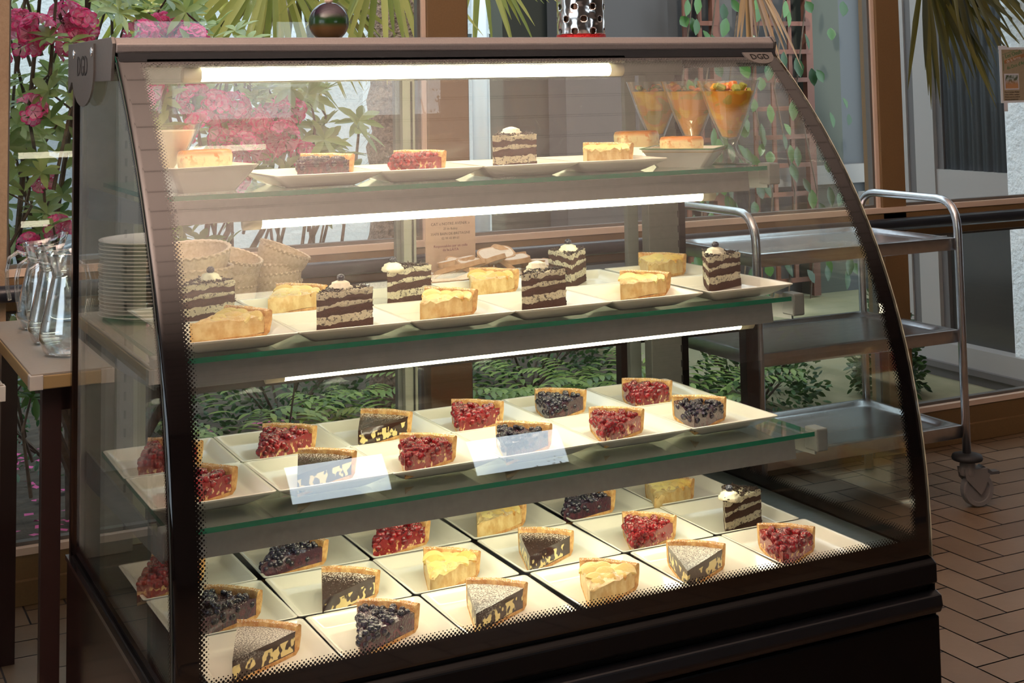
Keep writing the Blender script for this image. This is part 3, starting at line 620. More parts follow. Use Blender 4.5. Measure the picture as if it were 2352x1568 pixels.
for i in range(nz+1):
    for j in range(n): a = j/n*2*math.pi; v.append((1.032+.0515*math.cos(a), -.13+.0515*math.sin(a), H+.014+hz*i/nz))
for i in range(nz):
    for j in range(n):
        z = (i+.5)*hz/nz; row = round((z-.006)/.026); ph = .5 if row % 2 else 0; a = (j+.5)/n*8
        dz = z-.006-row*.026; dd = math.hypot((.5-abs((a-ph) % 1-.5))*2*math.pi*.0515/8, dz)
        if dd < .0064: continue
        f.append((i*n+j, i*n+(j+1) % n, (i+1)*n+(j+1) % n, (i+1)*n+j))
o = MB().add(v, f).build('perforated_shell', M['foil'], cn, smooth=True); s = o.modifiers.new('s', 'SOLIDIFY'); s.thickness = .001
MB().lathe([(.0, 0), (.053, 0), (.053, .013), (.0, .0135)], 48, (1.032, -.13, H)).build('glitter_base', noisy('red_glitter', (.35, .0, .005), (.75, .02, .02), 500, .2, .5, bd=.002, bs=1), cn, smooth=False)
MB().lathe([(.0, 0), (.044, 0), (.044, .24), (.0, .24)], 24, (1.032, -.13, H+.014)).build('inner_candle_holder', simple('dark_bronze', (.12, .06, .035), .35, .6), cn, smooth=False)
# ------------------------------------------------------------------ tables behind the case
M['table_top'] = noisy('beige_laminate', (.20, .175, .14), (.225, .195, .155), 180, .38, bd=.0001)
M['table_edge'] = simple('tan_edge_band', (.25, .17, .07), .4); M['leg'] = simple('dark_brown_metal', (.022, .010, .009), .35)
def table(x0, x1, y0, y1, label, leg_x):
    o = empty('table', ((x0+x1)/2, (y0+y1)/2, 0), label=label, cat='table', group='beige laminate tables behind the case')
    MB().box(x0+.002, x1-.002, y0+.002, y1-.002, .735, .74).build('tabletop', M['table_top'], o, bev=.001)
    e = MB().box(x0, x1, y0, y1, .711, .736).build('edge_band', M['table_edge'], o, bev=.002)
    for x, y in ((x0, y0), (x1, y0), (x0, y1), (x1, y1)): s = .023; MB().box(x-.0015 if x == x0 else x-s, x+s if x == x0 else x+.0015, y-.0015 if y == y0 else y-s, y+s if y == y0 else y+.0015, .7105, .7375).build('corner_cap', simple('grey_corner_cap', (.36, .34, .31), .4), o, bev=.001)
    MB().box(x0+.06, x1-.06, y0+.05, y0+.075, .66, .711).box(x0+.06, x1-.06, y1-.075, y1-.05, .66, .711).build('apron', M['leg'], o)
    for x in leg_x:
        for y in (y0+.035, y1-.06): MB().box(x, x+.035, y, y+.028, 0, .711).build('leg', M['leg'], o)
table(-.072, 1.64, .015, .69, 'long beige laminate table behind the case, carrying carafes and bread', (-.045, 1.57))
table(-1.75, -.125, -.05, .72, 'second beige laminate table, its corner just showing at far left', (-1.72, -.172))
# carafes
def carafe(x, y, rz, label, z=.74, s=1.0, water=True):
    o = empty('water_carafe', (x, y, z), rz, label=label, cat='carafe', group='glass water carafes'); o.scale = (s, s, s)
    prof = [(0, .004), (.048, .001), (.057, .006), (.068, .036), (.064, .062), (.045, .150), (.040, .172), (.041, .180), (.051, .212), (.054, .222)]
    inn = [(r-.0028 if r > .01 else r, z_+(.004 if i < 3 else 0)) for i, (r, z_) in enumerate(prof)]
    def spout(r, z_, a, k):
        q = max(0, (z_-.18)/.045); return r*(1+.22*q*max(0, math.cos(a))**6)
    full = prof+[(.0525, .2235)]+inn[::-1]
    b = MB().lathe(full, 40, fn=spout)
    b.v = [(px, py_, pz+(.020*max(0, (pz-.19)/.03)*max(0, math.cos(math.atan2(py_, px)))**2 if pz > .19 else 0)) for px, py_, pz in b.v]
    put('glass_body', fixed(b, 'glass_body', M['carafe'], ang=80), o)
    if water:
        wp = [(0, .0055)]+[(r-.0032, z_+.004) for r, z_ in prof[1:5]]+[(.048, .125), (0, .1251)]
        put('water', fixed(MB().lathe(wp, 32), 'water', M['water'], ang=50), o)
    h = [(-.048, 0, .195), (-.070, 0, .203), (-.090, 0, .190), (-.097, 0, .160), (-.095, 0, .115), (-.088, 0, .082)]
    put('handle', fixed(MB().tube(h, .0055, 10), 'handle', M['carafe'], ang=80), o)
M['carafe'] = thin_glass('carafe_glass', tint=(.90, .93, .94), boost=4.0); M['water'] = Mt('water').bsdf((.98, .99, 1.0), 0.0, trans=1, ior=1.2)
carafe(.030, .545, R(12), 'glass water carafe at the back of the three, nearest the window', s=.84)
carafe(.028, .345, R(8), 'glass water carafe in the middle of the three', s=.87)
carafe(.030, .195, R(8), 'glass water carafe nearest the front, half hidden by the case', s=.9)
# plates on the second table
for i in range(21):
    if 'disc' not in cache: cache['disc'] = fixed(MB().lathe([(0, 0), (.075, 0), (.078, .003), (.122, .013), (.128, .0145), (.128, .0165), (.118, .0145), (.077, .0065), (0, .006)], 48), 'round_plate', simple('grey_white_china', (.62, .62, .58), .15), ang=50)
    put('round_plate', cache['disc'], None, (-.275+random.uniform(-.002, .002), .56+random.uniform(-.002, .002), .74+i*.0082), label='topmost round white china plate of the tall stack' if i == 20 else 'round white china plate within the tall stack on the second table', cat='plate', group='tall stack of round white plates')
# tumblers
TM = fixed(MB().lathe([(0, .003), (.027, 0), (.030, .012), (.034, .09), (.0335, .091), (.031, .090), (.0275, .014), (0, .010)], 28), 'tumbler', M['goblet'], ang=50)
for i, (x, y, l) in enumerate(((-.395, .30, 'clear tumbler beside the round plate stack, front one'), (-.41, .40, 'clear tumbler beside the round plate stack, back one'))): put('tumbler', TM, None, (x, y, .74), label=l, cat='glass', group='clear tumblers by the plate stack')
# wicker baskets
def basket_mesh(rx, ry, h, n=128):
    b = MB(); rs = []; rows = 15
    def ring(r, z, k, flip=0): return [((rx*r+.0020*math.cos(n/4*a+math.pi*k)*(1 if not flip else -1))*math.cos(a), (ry*r+.0020*math.cos(n/4*a+math.pi*k)*(1 if not flip else -1))*math.sin(a), z) for a in [j/n*2*math.pi*1.0 for j in range(n)]]
    rs.append(ring(.05, .003, 0)); rs.append(ring(.62, .001, 0))
    for k in range(rows): q = k/(rows-1); rs.append(ring(.70+.30*math.sin(q*math.pi/2), .002+h*q, k))
    rs.append(ring(1.04, h+.003, 0)); rs.append(ring(1.03, h+.008, 1)); rs.append(ring(.97, h+.007, 0))
    for k in range(rows-1, -1, -1): q = k/(rows-1); rs.append(ring(.655+.29*math.sin(q*math.pi/2), .006+h*q, k, 1))
    rs.append(ring(.05, .006, 0)); b.rings(rs); return fixed(b, 'basket', M['wicker'], ang=80)
t = Mt('wicker'); v = t.noise(130, 3); M['wicker'] = t.bsdf(t.mix(t.step(v, .35, .65), (.56, .44, .28), (.68, .56, .40)), .6, bump=v, bd=.0003)
BK = basket_mesh(.050, .062, .058); BR = basket_mesh(.084, .084, .062)
def stack(x, y, n, me, rz, name, tilt, dz=.021, grp='wicker'):
    for i in range(n):
        top = i == n-1
        tl = tilt if top else (random.uniform(-3, 3), random.uniform(-2, 2))
        o = put('wicker_basket', me, None, (x+random.uniform(-.003, .003), y+random.uniform(-.003, .003), .742+i*dz+(.016 if top else 0)), (R(tl[0]), R(tl[1]), R(rz+random.uniform(-6, 6))), label=('topmost basket, tilted open, of the %s' if top else 'nested wicker bread basket within the %s') % name, cat='basket', group=None if top else 'nested baskets in the %s' % name)
stack(.312, .335, 5, BR, 20, 'tall left wicker basket stack', (4, -6), .022)
stack(.440, .50, 4, BK, 60, 'short middle wicker basket stack', (16, -8), .019)
stack(.560, .54, 4, BK, 78, 'right wicker basket stack by the case post', (22, -6), .020)
# bread slices on a tray
tr = empty('wicker_tray', (1.13, .52, .74), label='shallow wicker tray under the heap of bread slices', cat='tray')
def rr(w, h, r, z, n=6, dx=0): return [(a+dx, c, z) for a, c in [((w-r)*sx_+r*math.cos(R(a0+90*i/n)), (h-r)*sy_+r*math.sin(R(a0+90*i/n))) for sx_, sy_, a0 in ((1, 1, 0), (-1, 1, 90), (-1, -1, 180), (1, -1, 270)) for i in range(n+1)]]
tm = MB().rings([rr(.22, .13, .05, 0), rr(.24, .15, .06, .02), rr(.245, .155, .06, .022), rr(.235, .145, .055, .02), rr(.215, .125, .05, .006)]); put('tray', fixed(tm, 'tray', M['wicker']), tr)
M['bcrust'] = noisy('bread_crust', (.48, .28, .13), (.62, .42, .24), 60, .7); M['crumb'] = noisy('bread_crumb', (.74, .67, .54), (.82, .76, .64), 180, .85, bd=.002)
crm = fixed(MB().rings([rr(.043, .030, .022, -.0062), rr(.043, .030, .022, .0062)]), 'crumb', M['crumb'])
crb = MB(); o1 = [rr(.0475, .0345, .025, -.006), rr(.0475, .0345, .025, .006), rr(.0428, .0298, .022, .0064), rr(.0428, .0298, .022, -.0064)]; crb.rings(o1+[o1[0]], (0, 0)); crs = fixed(crb, 'crust', M['bcrust'])
rnd = random.Random(21)
for i in range(34):
    lay = 0 if i < 13 else 1 if i < 25 else 2
    spread = (.20, .16, .115)[lay]; x = 1.13+rnd.uniform(-spread, spread); y = .50+rnd.uniform(-.09, .09)*(1-lay*.25); z = .762+lay*.027+rnd.random()*.012-abs(x-1.13)*.06*lay
    o = empty('bread_slice', (x, y, z), 0, label='cut slice of white bread in the heap on the wicker tray', cat='bread', group='bread slices heaped on the tray'); o.rotation_euler = (R(rnd.uniform(-26, 34)), R(rnd.uniform(-28, 28)), rnd.random()*6)
    put('crumb', crm, o); put('crust', crs, o)
# printed notice on a stand behind the bread
nt_ = empty('printed_notice', (1.09, .70, .74), label='pinkish printed notice standing behind the bread heap', cat='sign'); 
MB().box(1.02, 1.165, .699, .701, .745, .945).build('sheet', simple('pink_beige_paper', (.56, .42, .30), .6), nt_); MB().box(1.06, 1.13, .68, .72, .74, .746).build('foot', M['white'], nt_)
for s, z, sz, c in (('CAT \u00ab NOTRE AVENIR \u00bb', .893, .0105, 0), ('ZI de Bubry', .880, .0085, 0), ('35470 BAIN DE BRETAGNE', .867, .0098, 0), ('02 99 43 89 61', .855, .0085, 0), ('Responsables par un colis', .835, .0095, 1), ('de la LAITA', .825, .0095, 1)):
    text('lettering', s, sz, simple('notice_ink', (.16, .12, .09), .7) if not c else simple('notice_ink_purple', (.22, .07, .10), .7), (1.092, .6984, z), (R(90), 0, 0), nt_, ext=.0002, align='CENTER')
# ------------------------------------------------------------------ service trolley
tl = empty('service_trolley', (2.27, .66, 0), label='three-tier stainless steel service trolley on castors by the window', cat='trolley')
def arc_pts(p, q, c, n=6): return [p.lerp(c, i/n).lerp(c.lerp(q, i/n), i/n) for i in range(n+1)]
XL, XR, YF, YB = 1.895, 2.632, .44, .875
for x in (XL, XR):
    V = Vector; pts = [V((x, YF, .115)), V((x, YF, .5)), V((x, YF, .76))]+arc_pts(V((x, YF, .80)), V((x, YF+.08, .892)), V((x, YF, .892)))+[V((x, .66, .892))]+arc_pts(V((x, YB-.08, .892)), V((x, YB, .80)), V((x, YB, .892)))+[V((x, YB, .5)), V((x, YB, .115))]
    MB().tube(pts, .0125, 14).build('tubular_frame', M['steel'], tl, smooth=True)
for z in (.782, .512, .235):
    b = MB(); c = (XL+XR)/2; w, h = (XR-XL)/2-.005, (YB-YF)/2-.008; cy = (YF+YB)/2
    def rg(w_, h_, r_, z_): return [(a+c, d+cy, e) for a, d, e in rr(w_, h_, r_, z_)]
    b.rings([rg(w-.002, h-.002, .004, z-.038), rg(w, h, .004, z-.036), rg(w, h, .004, z-.002), rg(w-.004, h-.004, .006, z), rg(w-.022, h-.022, .05, z), rg(w-.032, h-.032, .055, z-.009), rg(w-.05, h-.05, .05, z-.011)])
    auto_smooth(b.build('tray', M['steel'], tl), 50)
for x, y, rz in ((XL, YF, -20), (XR, YF, -12), (XL, YB, 30), (XR, YB, 50)):
    cs = empty('castor', (x, y, 0), R(rz)); cs.parent = tl; cs.location = Vector((x, y, 0))-base(tl); BASE[cs] = Vector((0, 0, 0))
    put('bumper', mesh_of('bumper', lambda: fixed(MB().lathe([(0, .132), (.03, .132), (.043, .136), (.045, .142), (.042, .15), (.02, .156), (0, .156)], 32), 'bumper', M['black_matt'], ang=60)), cs)
    def fork():
        b = MB(); b.lathe([(0, .092), (.022, .092), (.024, .10), (.022, .13), (0, .132)], 20)
        for s in (-1, 1): b.prism([(-.022, .115), (.040, .108), (.062, .095), (.040, .048), (.028, .038), (.018, .048), (-.018, .085)], s*.019-.002, s*.019+.002, axis=1)
        b.box(-.02, .055, -.019, .019, .098, .112); return fixed(b, 'fork', simple('grey_castor_plastic', (.16, .145, .135), .5), ang=40)
    put('fork', mesh_of('fork', fork), cs)
    def wheel():
        b = MB(); rs = [[(.028+r*math.cos(k*math.pi/16), y_, .05+r*math.sin(k*math.pi/16)) for k in range(32)] for r, y_ in ((.012, -.013), (.034, -.011), (.036, -.014), (.047, -.014), (.05, -.009), (.05, .009), (.047, .014), (.036, .014), (.034, .011), (.012, .013))]; b.rings(rs)
        return fixed(b, 'wheel', simple('grey_rubber', (.17, .16, .155), .6), ang=30)
    put('wheel', mesh_of('wheel', wheel), cs)
    put('brake_lever', mesh_of('brake', lambda: fixed(MB().prism([(.035, .108), (.045, .118), (.075, .098), (.098, .098), (.098, .09), (.07, .09)], -.012, .012, axis=1), 'brake_lever', simple('dark_grey_plastic', (.07, .07, .075), .4), ang=30)), cs)
# ------------------------------------------------------------------ courtyard
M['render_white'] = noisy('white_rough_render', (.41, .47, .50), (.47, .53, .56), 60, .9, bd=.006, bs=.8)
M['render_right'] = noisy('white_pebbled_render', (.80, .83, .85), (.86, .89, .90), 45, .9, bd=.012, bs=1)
M['soil'] = noisy('garden_soil', (.030, .020, .012), (.075, .055, .035), 14, .95, bd=.02)
M['paving'] = noisy('mossy_paving', (.16, .15, .075), (.30, .26, .16), 3, .9, bd=.004)
M['pale_frame'] = simple('pale_grey_joinery', (.34, .31, .29), .5); M['mid_frame'] = simple('mid_grey_joinery', (.12, .105, .10), .5)
M['facade_grey'] = simple('grey_lilac_panel', (.048, .042, .041), .6); M['facade_dark'] = simple('dark_pane', (.05, .045, .04), .12)
M['facade_green'] = simple('grey_green_render', (.052, .057, .044), .8)
structure('trim_3', MB().box(-4.5, 3.0, 1.09, 9, -.12, -.04), M['soil'], norm=False)['label'] = 'dark garden soil outside'
structure('trim_4', MB().box(3.0, 7.5, 1.09, 9, -.12, -.01), M['paving'])
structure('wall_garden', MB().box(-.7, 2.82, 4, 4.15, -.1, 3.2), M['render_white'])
b = MB().box(2.82, 2.95, 4.1, 4.2, -.1, 3.2, 0).box(2.6, 4.1, 4.7, 4.8, -.1, 3.2, 1).box(3.06, 3.12, 4.6, 4.7, -.1, 3.2, 2).box(3.28, 3.95, 4.0, 4.2, -.1, 3.2, 3)
structure('wall_recess', b, [M['facade_green'], simple('dark_recess', (.035, .035, .028), .6), simple('ochre_post', (.10, .085, .03), .7), M['facade_grey']])
b = MB().box(3.95, 4.9, 4.08, 4.2, -.1, 3.2, 0).box(4.9, 5.18, 4.0, 4.2, -.1, 3.2, 1).box(5.18, 6.2, 4.0, 4.2, -.1, 3.2, 2).box(4.22, 4.38, 3.98, 4.08, -.1, 3.2, 3).box(3.28, 6.2, 3.95, 4.0, .63, .74, 4).box(5.36, 5.42, 3.95, 4.0, -.1, 3.2, 4)
structure('wall_far', b, [M['facade_grey'], M['facade_green'], simple('blue_grey_pane', (.04, .043, .047), .6), simple('grey_column', (.08, .072, .068), .7), simple('shade_toned_rail', (.16, .15, .14), .6)])  # far-wall and rail colours darkened to carry the shade on that side
# right facade: door and curtained window
b = MB().box(3.97, 4.2, 1.2, 2.38, -.1, 3.2, 0)
b.box(3.945, 3.97, 2.085, 2.12, .0, 3, 1).box(3.955, 3.97, 2.02, 2.085, 0, 3, 2).box(3.93, 3.97, 1.905, 2.02, 0, 3, 1).box(3.95, 3.97, 1.87, 1.905, 0, 3, 2)
b.box(3.94, 3.97, 1.3, 1.905, .72, .86, 1).box(3.925, 3.975, 1.3, 2.4, .66, .735, 1).box(3.9, 3.97, 1.2, 2.3, .055, .135, 1).box(3.88, 3.97, 1.2, 2.4, .03, .055, 2).box(3.90, 3.97, 1.2, 2.4, -.02, .03, 2)
structure('wall_facade', b, [M['facade_dark'], M['pale_frame'], M['mid_frame']])
cu = empty('net_curtain', (3.965, 1.6, .86), label='grey net curtain hanging behind the outside window at upper right', cat='curtain')
v = []; f = []; n = 120
for i in range(n+1):
    y = 1.2+.67*i/n; x = 3.962+.005*math.sin(i*.55)+.003*math.sin(i*1.31); v += [(x, y, .86), (x, y, 2.9)]
for i in range(n): f.append((2*i, 2*i+2, 2*i+3, 2*i+1))
q = MB().add(v, f).build('curtain_cloth', simple('grey_net', (.10, .105, .115), .8), cu, smooth=True); s = q.modifiers.new('s', 'SOLIDIFY'); s.thickness = .001
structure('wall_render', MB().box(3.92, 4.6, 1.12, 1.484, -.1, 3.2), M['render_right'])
# left outbuilding with curtained glazing, met through the reflections of the case's end glass
b = MB().box(-4.4, -.04, 2.3, 2.4, -.1, 3.0, 0)
for i in range(9): b.box(-4.2+i*.45, -4.13+i*.45, 2.26, 2.3, 0, 3, 1)
b.box(-4.4, -.04, 2.25, 2.3, .55, .7, 1)
structure('wall_outbuilding', b, [noisy('grey_net_glazing', (.17, .17, .18), (.24, .24, .25), 9, .6), simple('white_grey_joinery', (.36, .36, .37), .5)])
dp_ = empty('downspout', (2.73, 3.93, 0), label='pale grey rain downspout on the white garden wall', cat='downspout')
MB().tube([(2.73, 3.93, 0), (2.73, 3.93, 3.1)], .042, 16).build('pipe', simple('white_pipe', (.62, .68, .72), .4), dp_, smooth=True)
MB().box(2.66, 2.8, 3.93, 4.0, 1.52, 1.545).build('clamp', M['render_white'], dp_)
# trellises
def trellis(x0, x1, nx, z0, z1, label):
    o = empty('trellis', (x0, 3.9, z0), label=label, cat='trellis', group=None); b = MB(); 
    for i in range(nx+1): x = x0+(x1-x0)*i/nx; b.box(x-.013, x+.013, 3.9, 3.912, z0, z1)
    st = (z1-z0)/max(1, round((z1-z0)/.17)); k = 0
    while z0+k*st <= z1+.001: b.box(x0-.013, x1+.013, 3.888, 3.9, z0+k*st-.013, z0+k*st+.013); k += 1
    b.box(x1-.02, x1+.03, 3.89, 3.93, z0-.1, z1); b.build('lattice', simple('terracotta_stained_wood', (.14, .05, .03), .7), o)
trellis(4.0, 4.2, 2, .1, 2.4, 'narrow terracotta lattice trellis on the far grey wall')
trellis(4.47, 4.86, 3, .1, 2.4, 'wide terracotta lattice trellis with climbing leaves on the far wall')
# leaves
def leafmat(name, a, b, edge=None, rough=.35):
    t = Mt(name); at = t.n('Attribute', attribute_name='shade'); c = t.mix(at.outputs['Fac'], a, b)
    bs = t.n('BsdfPrincipled'); t.l(c, bs.inputs['Base Color']); bs.inputs['Roughness'].default_value = rough
    tr = t.n('BsdfTranslucent'); t.l(c, tr.inputs[0]); mx = t.n('MixShader'); mx.inputs[0].default_value = .35; t.l(bs.outputs[0], mx.inputs[1]); t.l(tr.outputs[0], mx.inputs[2]); t.l(mx.outputs[0], t.out.inputs[0]); return t.m
class Leaves:
    def __init__(s): s.b = MB(); s.sh = []
    def leaf(s, p, d, up, l, w, sh, droop=.15, pale=0):
        d = d.normalized(); sd = d.cross(up)
        if sd.length < 1e-4: sd = d.orthogonal()
        sd.normalize(); nn_ = sd.cross(d); v = []
        prof = ((0, .12), (.25, .75), (.55, 1), (.82, .62), (1, .04))
        for t, q in prof:
            c = p+d*l*t-nn_*0+Vector((0, 0, -1))*droop*l*t*t; v += [c-sd*w*q*.5+nn_*w*.12*q, c, c+sd*w*q*.5+nn_*w*.12*q]
        f = []
        for i in range(4): f += [(i*3, i*3+1, i*3+4, i*3+3), (i*3+1, i*3+2, i*3+5, i*3+4)]
        s.b.add(v, f); s.sh += [sh]*8
    def build(s, name, mat, parent, **k):
        o = s.b.build(name, mat, parent, smooth=True, norm=False, **k); a = o.data.attributes.new('shade', 'FLOAT', 'FACE'); a.data.foreach_set('value', s.sh); return o
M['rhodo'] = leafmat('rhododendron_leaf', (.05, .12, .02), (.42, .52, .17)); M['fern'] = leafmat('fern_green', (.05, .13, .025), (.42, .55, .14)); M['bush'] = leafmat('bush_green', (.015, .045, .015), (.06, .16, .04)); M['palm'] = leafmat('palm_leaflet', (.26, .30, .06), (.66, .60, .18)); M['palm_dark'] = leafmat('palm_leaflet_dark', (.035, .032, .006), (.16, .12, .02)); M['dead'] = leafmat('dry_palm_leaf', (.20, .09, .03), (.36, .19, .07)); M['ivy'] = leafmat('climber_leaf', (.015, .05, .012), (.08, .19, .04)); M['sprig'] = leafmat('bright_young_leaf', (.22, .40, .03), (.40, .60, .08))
M['bark'] = noisy('dark_bark', (.06, .04, .03), (.13, .09, .06), 40, .9)
rnd = random.Random(5)
def rv(): return Vector((rnd.gauss(0, 1), rnd.gauss(0, 1), rnd.gauss(0, 1))).normalized()
rh = empty('rhododendron', (.45, 1.75, -.04), label='large rhododendron with variegated leaves and pink blossom outside the left window', cat='shrub')
lv = Leaves(); br_ = MB()
def ztop(x): return 1.78-.62*max(0, x-.25)
for i in range(520):
    x = rnd.uniform(-.15, 1.12); y = rnd.uniform(1.35, 2.1); zt = ztop(x)-abs(y-1.7)*.2; zb = .55 if x > .35 else .32
    z = zt-(zt-zb)*rnd.random()**1.25
    if x > .8 and z < .85: continue
    if z < .75 and rnd.random() < .5: continue
    p = Vector((x, y, z)); ax = (Vector((rnd.uniform(-.5, .5), rnd.uniform(-.9, .1), rnd.uniform(.2, 1)))).normalized(); e = ax.orthogonal().normalized(); g = ax.cross(e); n = rnd.randint(6, 8); sh = rnd.random()
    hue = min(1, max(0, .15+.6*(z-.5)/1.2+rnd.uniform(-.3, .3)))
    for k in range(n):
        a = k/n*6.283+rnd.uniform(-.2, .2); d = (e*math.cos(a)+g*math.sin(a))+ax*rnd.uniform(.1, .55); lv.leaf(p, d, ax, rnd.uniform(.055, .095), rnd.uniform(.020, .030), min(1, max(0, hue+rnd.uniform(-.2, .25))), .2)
    if i % 3 == 0: br_.tube([p, p-ax*.09, p+Vector((rnd.uniform(-.05, .05), .05, -.28))], .003, 5, r1=.006)
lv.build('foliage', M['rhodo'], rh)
for k in range(9):
    x = .02+k*.11; br_.tube([(.4+rnd.uniform(-.1, .1), 1.8, -.04), (.35*.5+x*.5, 1.75+rnd.uniform(-.1, .1), .4), (x, 1.7+rnd.uniform(-.15, .15), .8), (x+rnd.uniform(-.1, .1), 1.65, ztop(x)-.15)], .018, 7, r1=.005)
br_.build('branches', M['bark'], rh)
t = Mt('rhododendron_petal'); at = t.n('Attribute', attribute_name='shade'); c = t.mix(at.outputs['Fac'], (.90, .50, .64), (.86, .07, .30)); bs = t.n('BsdfPrincipled'); t.l(c, bs.inputs['Base Color']); bs.inputs['Roughness'].default_value = .5
tr_ = t.n('BsdfTranslucent'); t.l(c, tr_.inputs[0]); mx = t.n('MixShader'); mx.inputs[0].default_value = .4; t.l(bs.outputs[0], mx.inputs[1]); t.l(tr_.outputs[0], mx.inputs[2]); t.l(mx.outputs[0], t.out.inputs[0]); M['petal'] = t.m
def blossom(seed):
    r = random.Random(seed); b = MB(); sh = []
    for i in range(17):
        z_ = r.uniform(-.25, 1); a = r.random()*6.283; q = math.sqrt(max(0, 1-z_*z_)); d = Vector((q*math.cos(a), q*math.sin(a), z_)); c0 = d*.026; e = d.orthogonal().normalized(); g = d.cross(e)
        for k in range(5):
            t0 = k*1.2566; rows = []
            for rr_, hh, wd in ((.002, 0, .25), (.010, .014, .42), (.020, .022, .60), (.0265, .022, .36)):
                rows.append([c0+d*hh+(e*math.cos(t0+s_*wd)+g*math.sin(t0+s_*wd))*rr_*(1.12 if s_ == 0 else 1)+d*r.uniform(-.0015, .0015) for s_ in (-1, 0, 1)])
            n0 = [p for row in rows for p in row]; b.add(n0, [(i_*3+j, i_*3+j+1, i_*3+j+4, i_*3+j+3) for i_ in range(3) for j in range(2)]); u = r.uniform(-.15, .15); sh += [u, u, .25+u, .25+u, .95, .95]
    me = b.mesh('blossom', M['petal'], True); at = me.attributes.new('shade', 'FLOAT', 'FACE'); at.data.foreach_set('value', [min(1, max(0, s_)) for s_ in sh]); return me
BM = [blossom(i) for i in range(4)]
for i, (x, z) in enumerate(((.187, 1.458), (.315, 1.485), (.36, 1.46), (.34, 1.40), (.596, 1.452), (.56, 1.42), (.655, 1.425), (.70, 1.41), (.62, 1.40), (.213, 1.412), (.26, 1.44), (.569, 1.268), (.54, 1.22), (.821, 1.194), (.77, 1.20), (.937, 1.163), (.89, 1.14), (.864, 1.067), (1.04, 1.03), (.707, 1.224), (.57, 1.091), (.253, 1.207), (.127, 1.171), (.15, 1.36), (1.0, 1.19), (.85, 1.13), (.93, 1.08), (.80, 1.09), (.74, 1.14), (.32, .85), (.116, 1.07), (.267, .99), (.68, 1.0), (.46, 1.16), (.22, .80), (.98, 1.1))):
    y = rnd.uniform(1.36, 1.5) if i > 4 else 1.5; sc = .86 if (x < .3 and z < 1.3) else 1.0
    k = .75 if z < 1.0 else 1
    x2 = x+(y-1.7)*.42; o = put('blossom_cluster', BM[i % 4], rh, Vector((x2, y, z-(z-1.265)*.06))-base(rh), (rnd.uniform(.2, 1.1), rnd.uniform(-.4, .4), rnd.random()*6)); o.scale = (sc*k,)*3
# young sprigs low by the case end
lv = Leaves()
for c_, n in (((.99, 1.35, .955), 7), ((.90, 1.38, .97), 6)):
    for k in range(n): a = k/n*6.283; lv.leaf(Vector(c_), Vector((math.cos(a), .3*math.sin(a), .5+.5*math.sin(a*1.7))), Vector((0, -1, .3)), .075, .022, rnd.random())
sp = lv.build('young_shoot', M['sprig'], rh)
MB().tube([(.99, 1.35, .955), (.96, 1.36, .80), (.93, 1.5, .4), (.9, 1.6, -.04)], .003, 6).build('stem', M['bark'], sp)
# fallen petals
b = MB()
for i in range(520):
    x = rnd.uniform(-.3, 1.3); y = rnd.uniform(1.2, 2.7); s = rnd.uniform(.010, .021); a = rnd.random()*6; z = -.034+rnd.random()*.012
    b.add([(x+s*math.cos(a+k*1.57), y+s*.8*math.sin(a+k*1.57), z+rnd.random()*.009) for k in range(4)], [(0, 1, 2, 3)])
o = b.build('fallen_petals', simple('fallen_petal_pink', (.52, .07, .24), .7), None, norm=False, label='pink fallen rhododendron petals scattered on the soil', cat='petals', kind='stuff')
# palm
pm = empty('palm_tree', (1.72, 2.6, -.04), label='palm with shaggy fibrous trunk and drooping fan fronds outside', cat='palm tree')
M['fibre'] = noisy('palm_fibre', (.10, .065, .045), (.32, .22, .16), 60, .95, bd=.02, bs=1)
b = MB(); rs = []
for i in range(40): z = -.04+i*.062; rs.append([(1.72+(.105+.018*noise.noise(Vector((j*.9, i*.8, 3)))+.010*(i % 3))*math.cos(j/28*6.283), 2.6+(.105+.018*noise.noise(Vector((j*.9, i*.8, 3)))+.010*(i % 3))*math.sin(j/28*6.283), z) for j in range(28)])
b.rings(rs); b.build('trunk', M['fibre'], pm, smooth=True)
b = MB()
for i in range(900):
    a = rnd.random()*6.283; z = rnd.uniform(.2, 2.2); p = Vector((1.72+.115*math.cos(a), 2.6+.115*math.sin(a), z)); d = Vector((math.cos(a), math.sin(a), rnd.uniform(-1.5, .6)))*rnd.uniform(.02, .055); q = p+d+Vector((rnd.uniform(-.03, .03),)*3); w_ = Vector((0, 0, .0014)); b.add([p-w_, p+w_, q+w_*.5], [(0, 1, 2)])
b.build('fibres', M['fibre'], pm, norm=False, kind='stuff')
def fan(name, hub, ctr, span, l, mat, parent, n=34, nrm=Vector((0, -1, .25)), pet=None, fold=.35):
    lv = Leaves(); nrm = nrm.normalized(); e = Vector((1, 0, 0)); e = (e-nrm*e.dot(nrm)).normalized(); g = nrm.cross(e) 
    if g.z < 0: g = -g
    for k in range(n):
        a = R(ctr-span/2+span*k/(n-1)+rnd.uniform(-1.5, 1.5)); d = e*math.cos(a)+g*math.sin(a)+nrm*rnd.uniform(-.1, .25); lv.leaf(Vector(hub), d, nrm+e*rnd.uniform(-fold, fold), l*rnd.uniform(.8, 1.08), .020+l*.012, rnd.random()**1.3, rnd.uniform(.1, .35))
    o = lv.build(name, mat, parent)
    if pet: MB().tube([hub, (Vector(hub)+Vector(pet))/2+Vector((0, 0, .06)), pet], .007, 7).build('petiole', M['bark'], o)
top = (1.72, 2.6, 2.35)
fan('fan_frond', (1.05, 2.1, 1.74), 255, 190, .50, M['palm'], pm, 40, pet=top)
fan('fan_frond', (.74, 2.3, 1.78), 235, 150, .50, M['palm'], pm, 30, pet=top)
fan('fan_frond', (1.42, 2.0, 1.80), 265, 170, .42, M['palm'], pm, 30, pet=top)
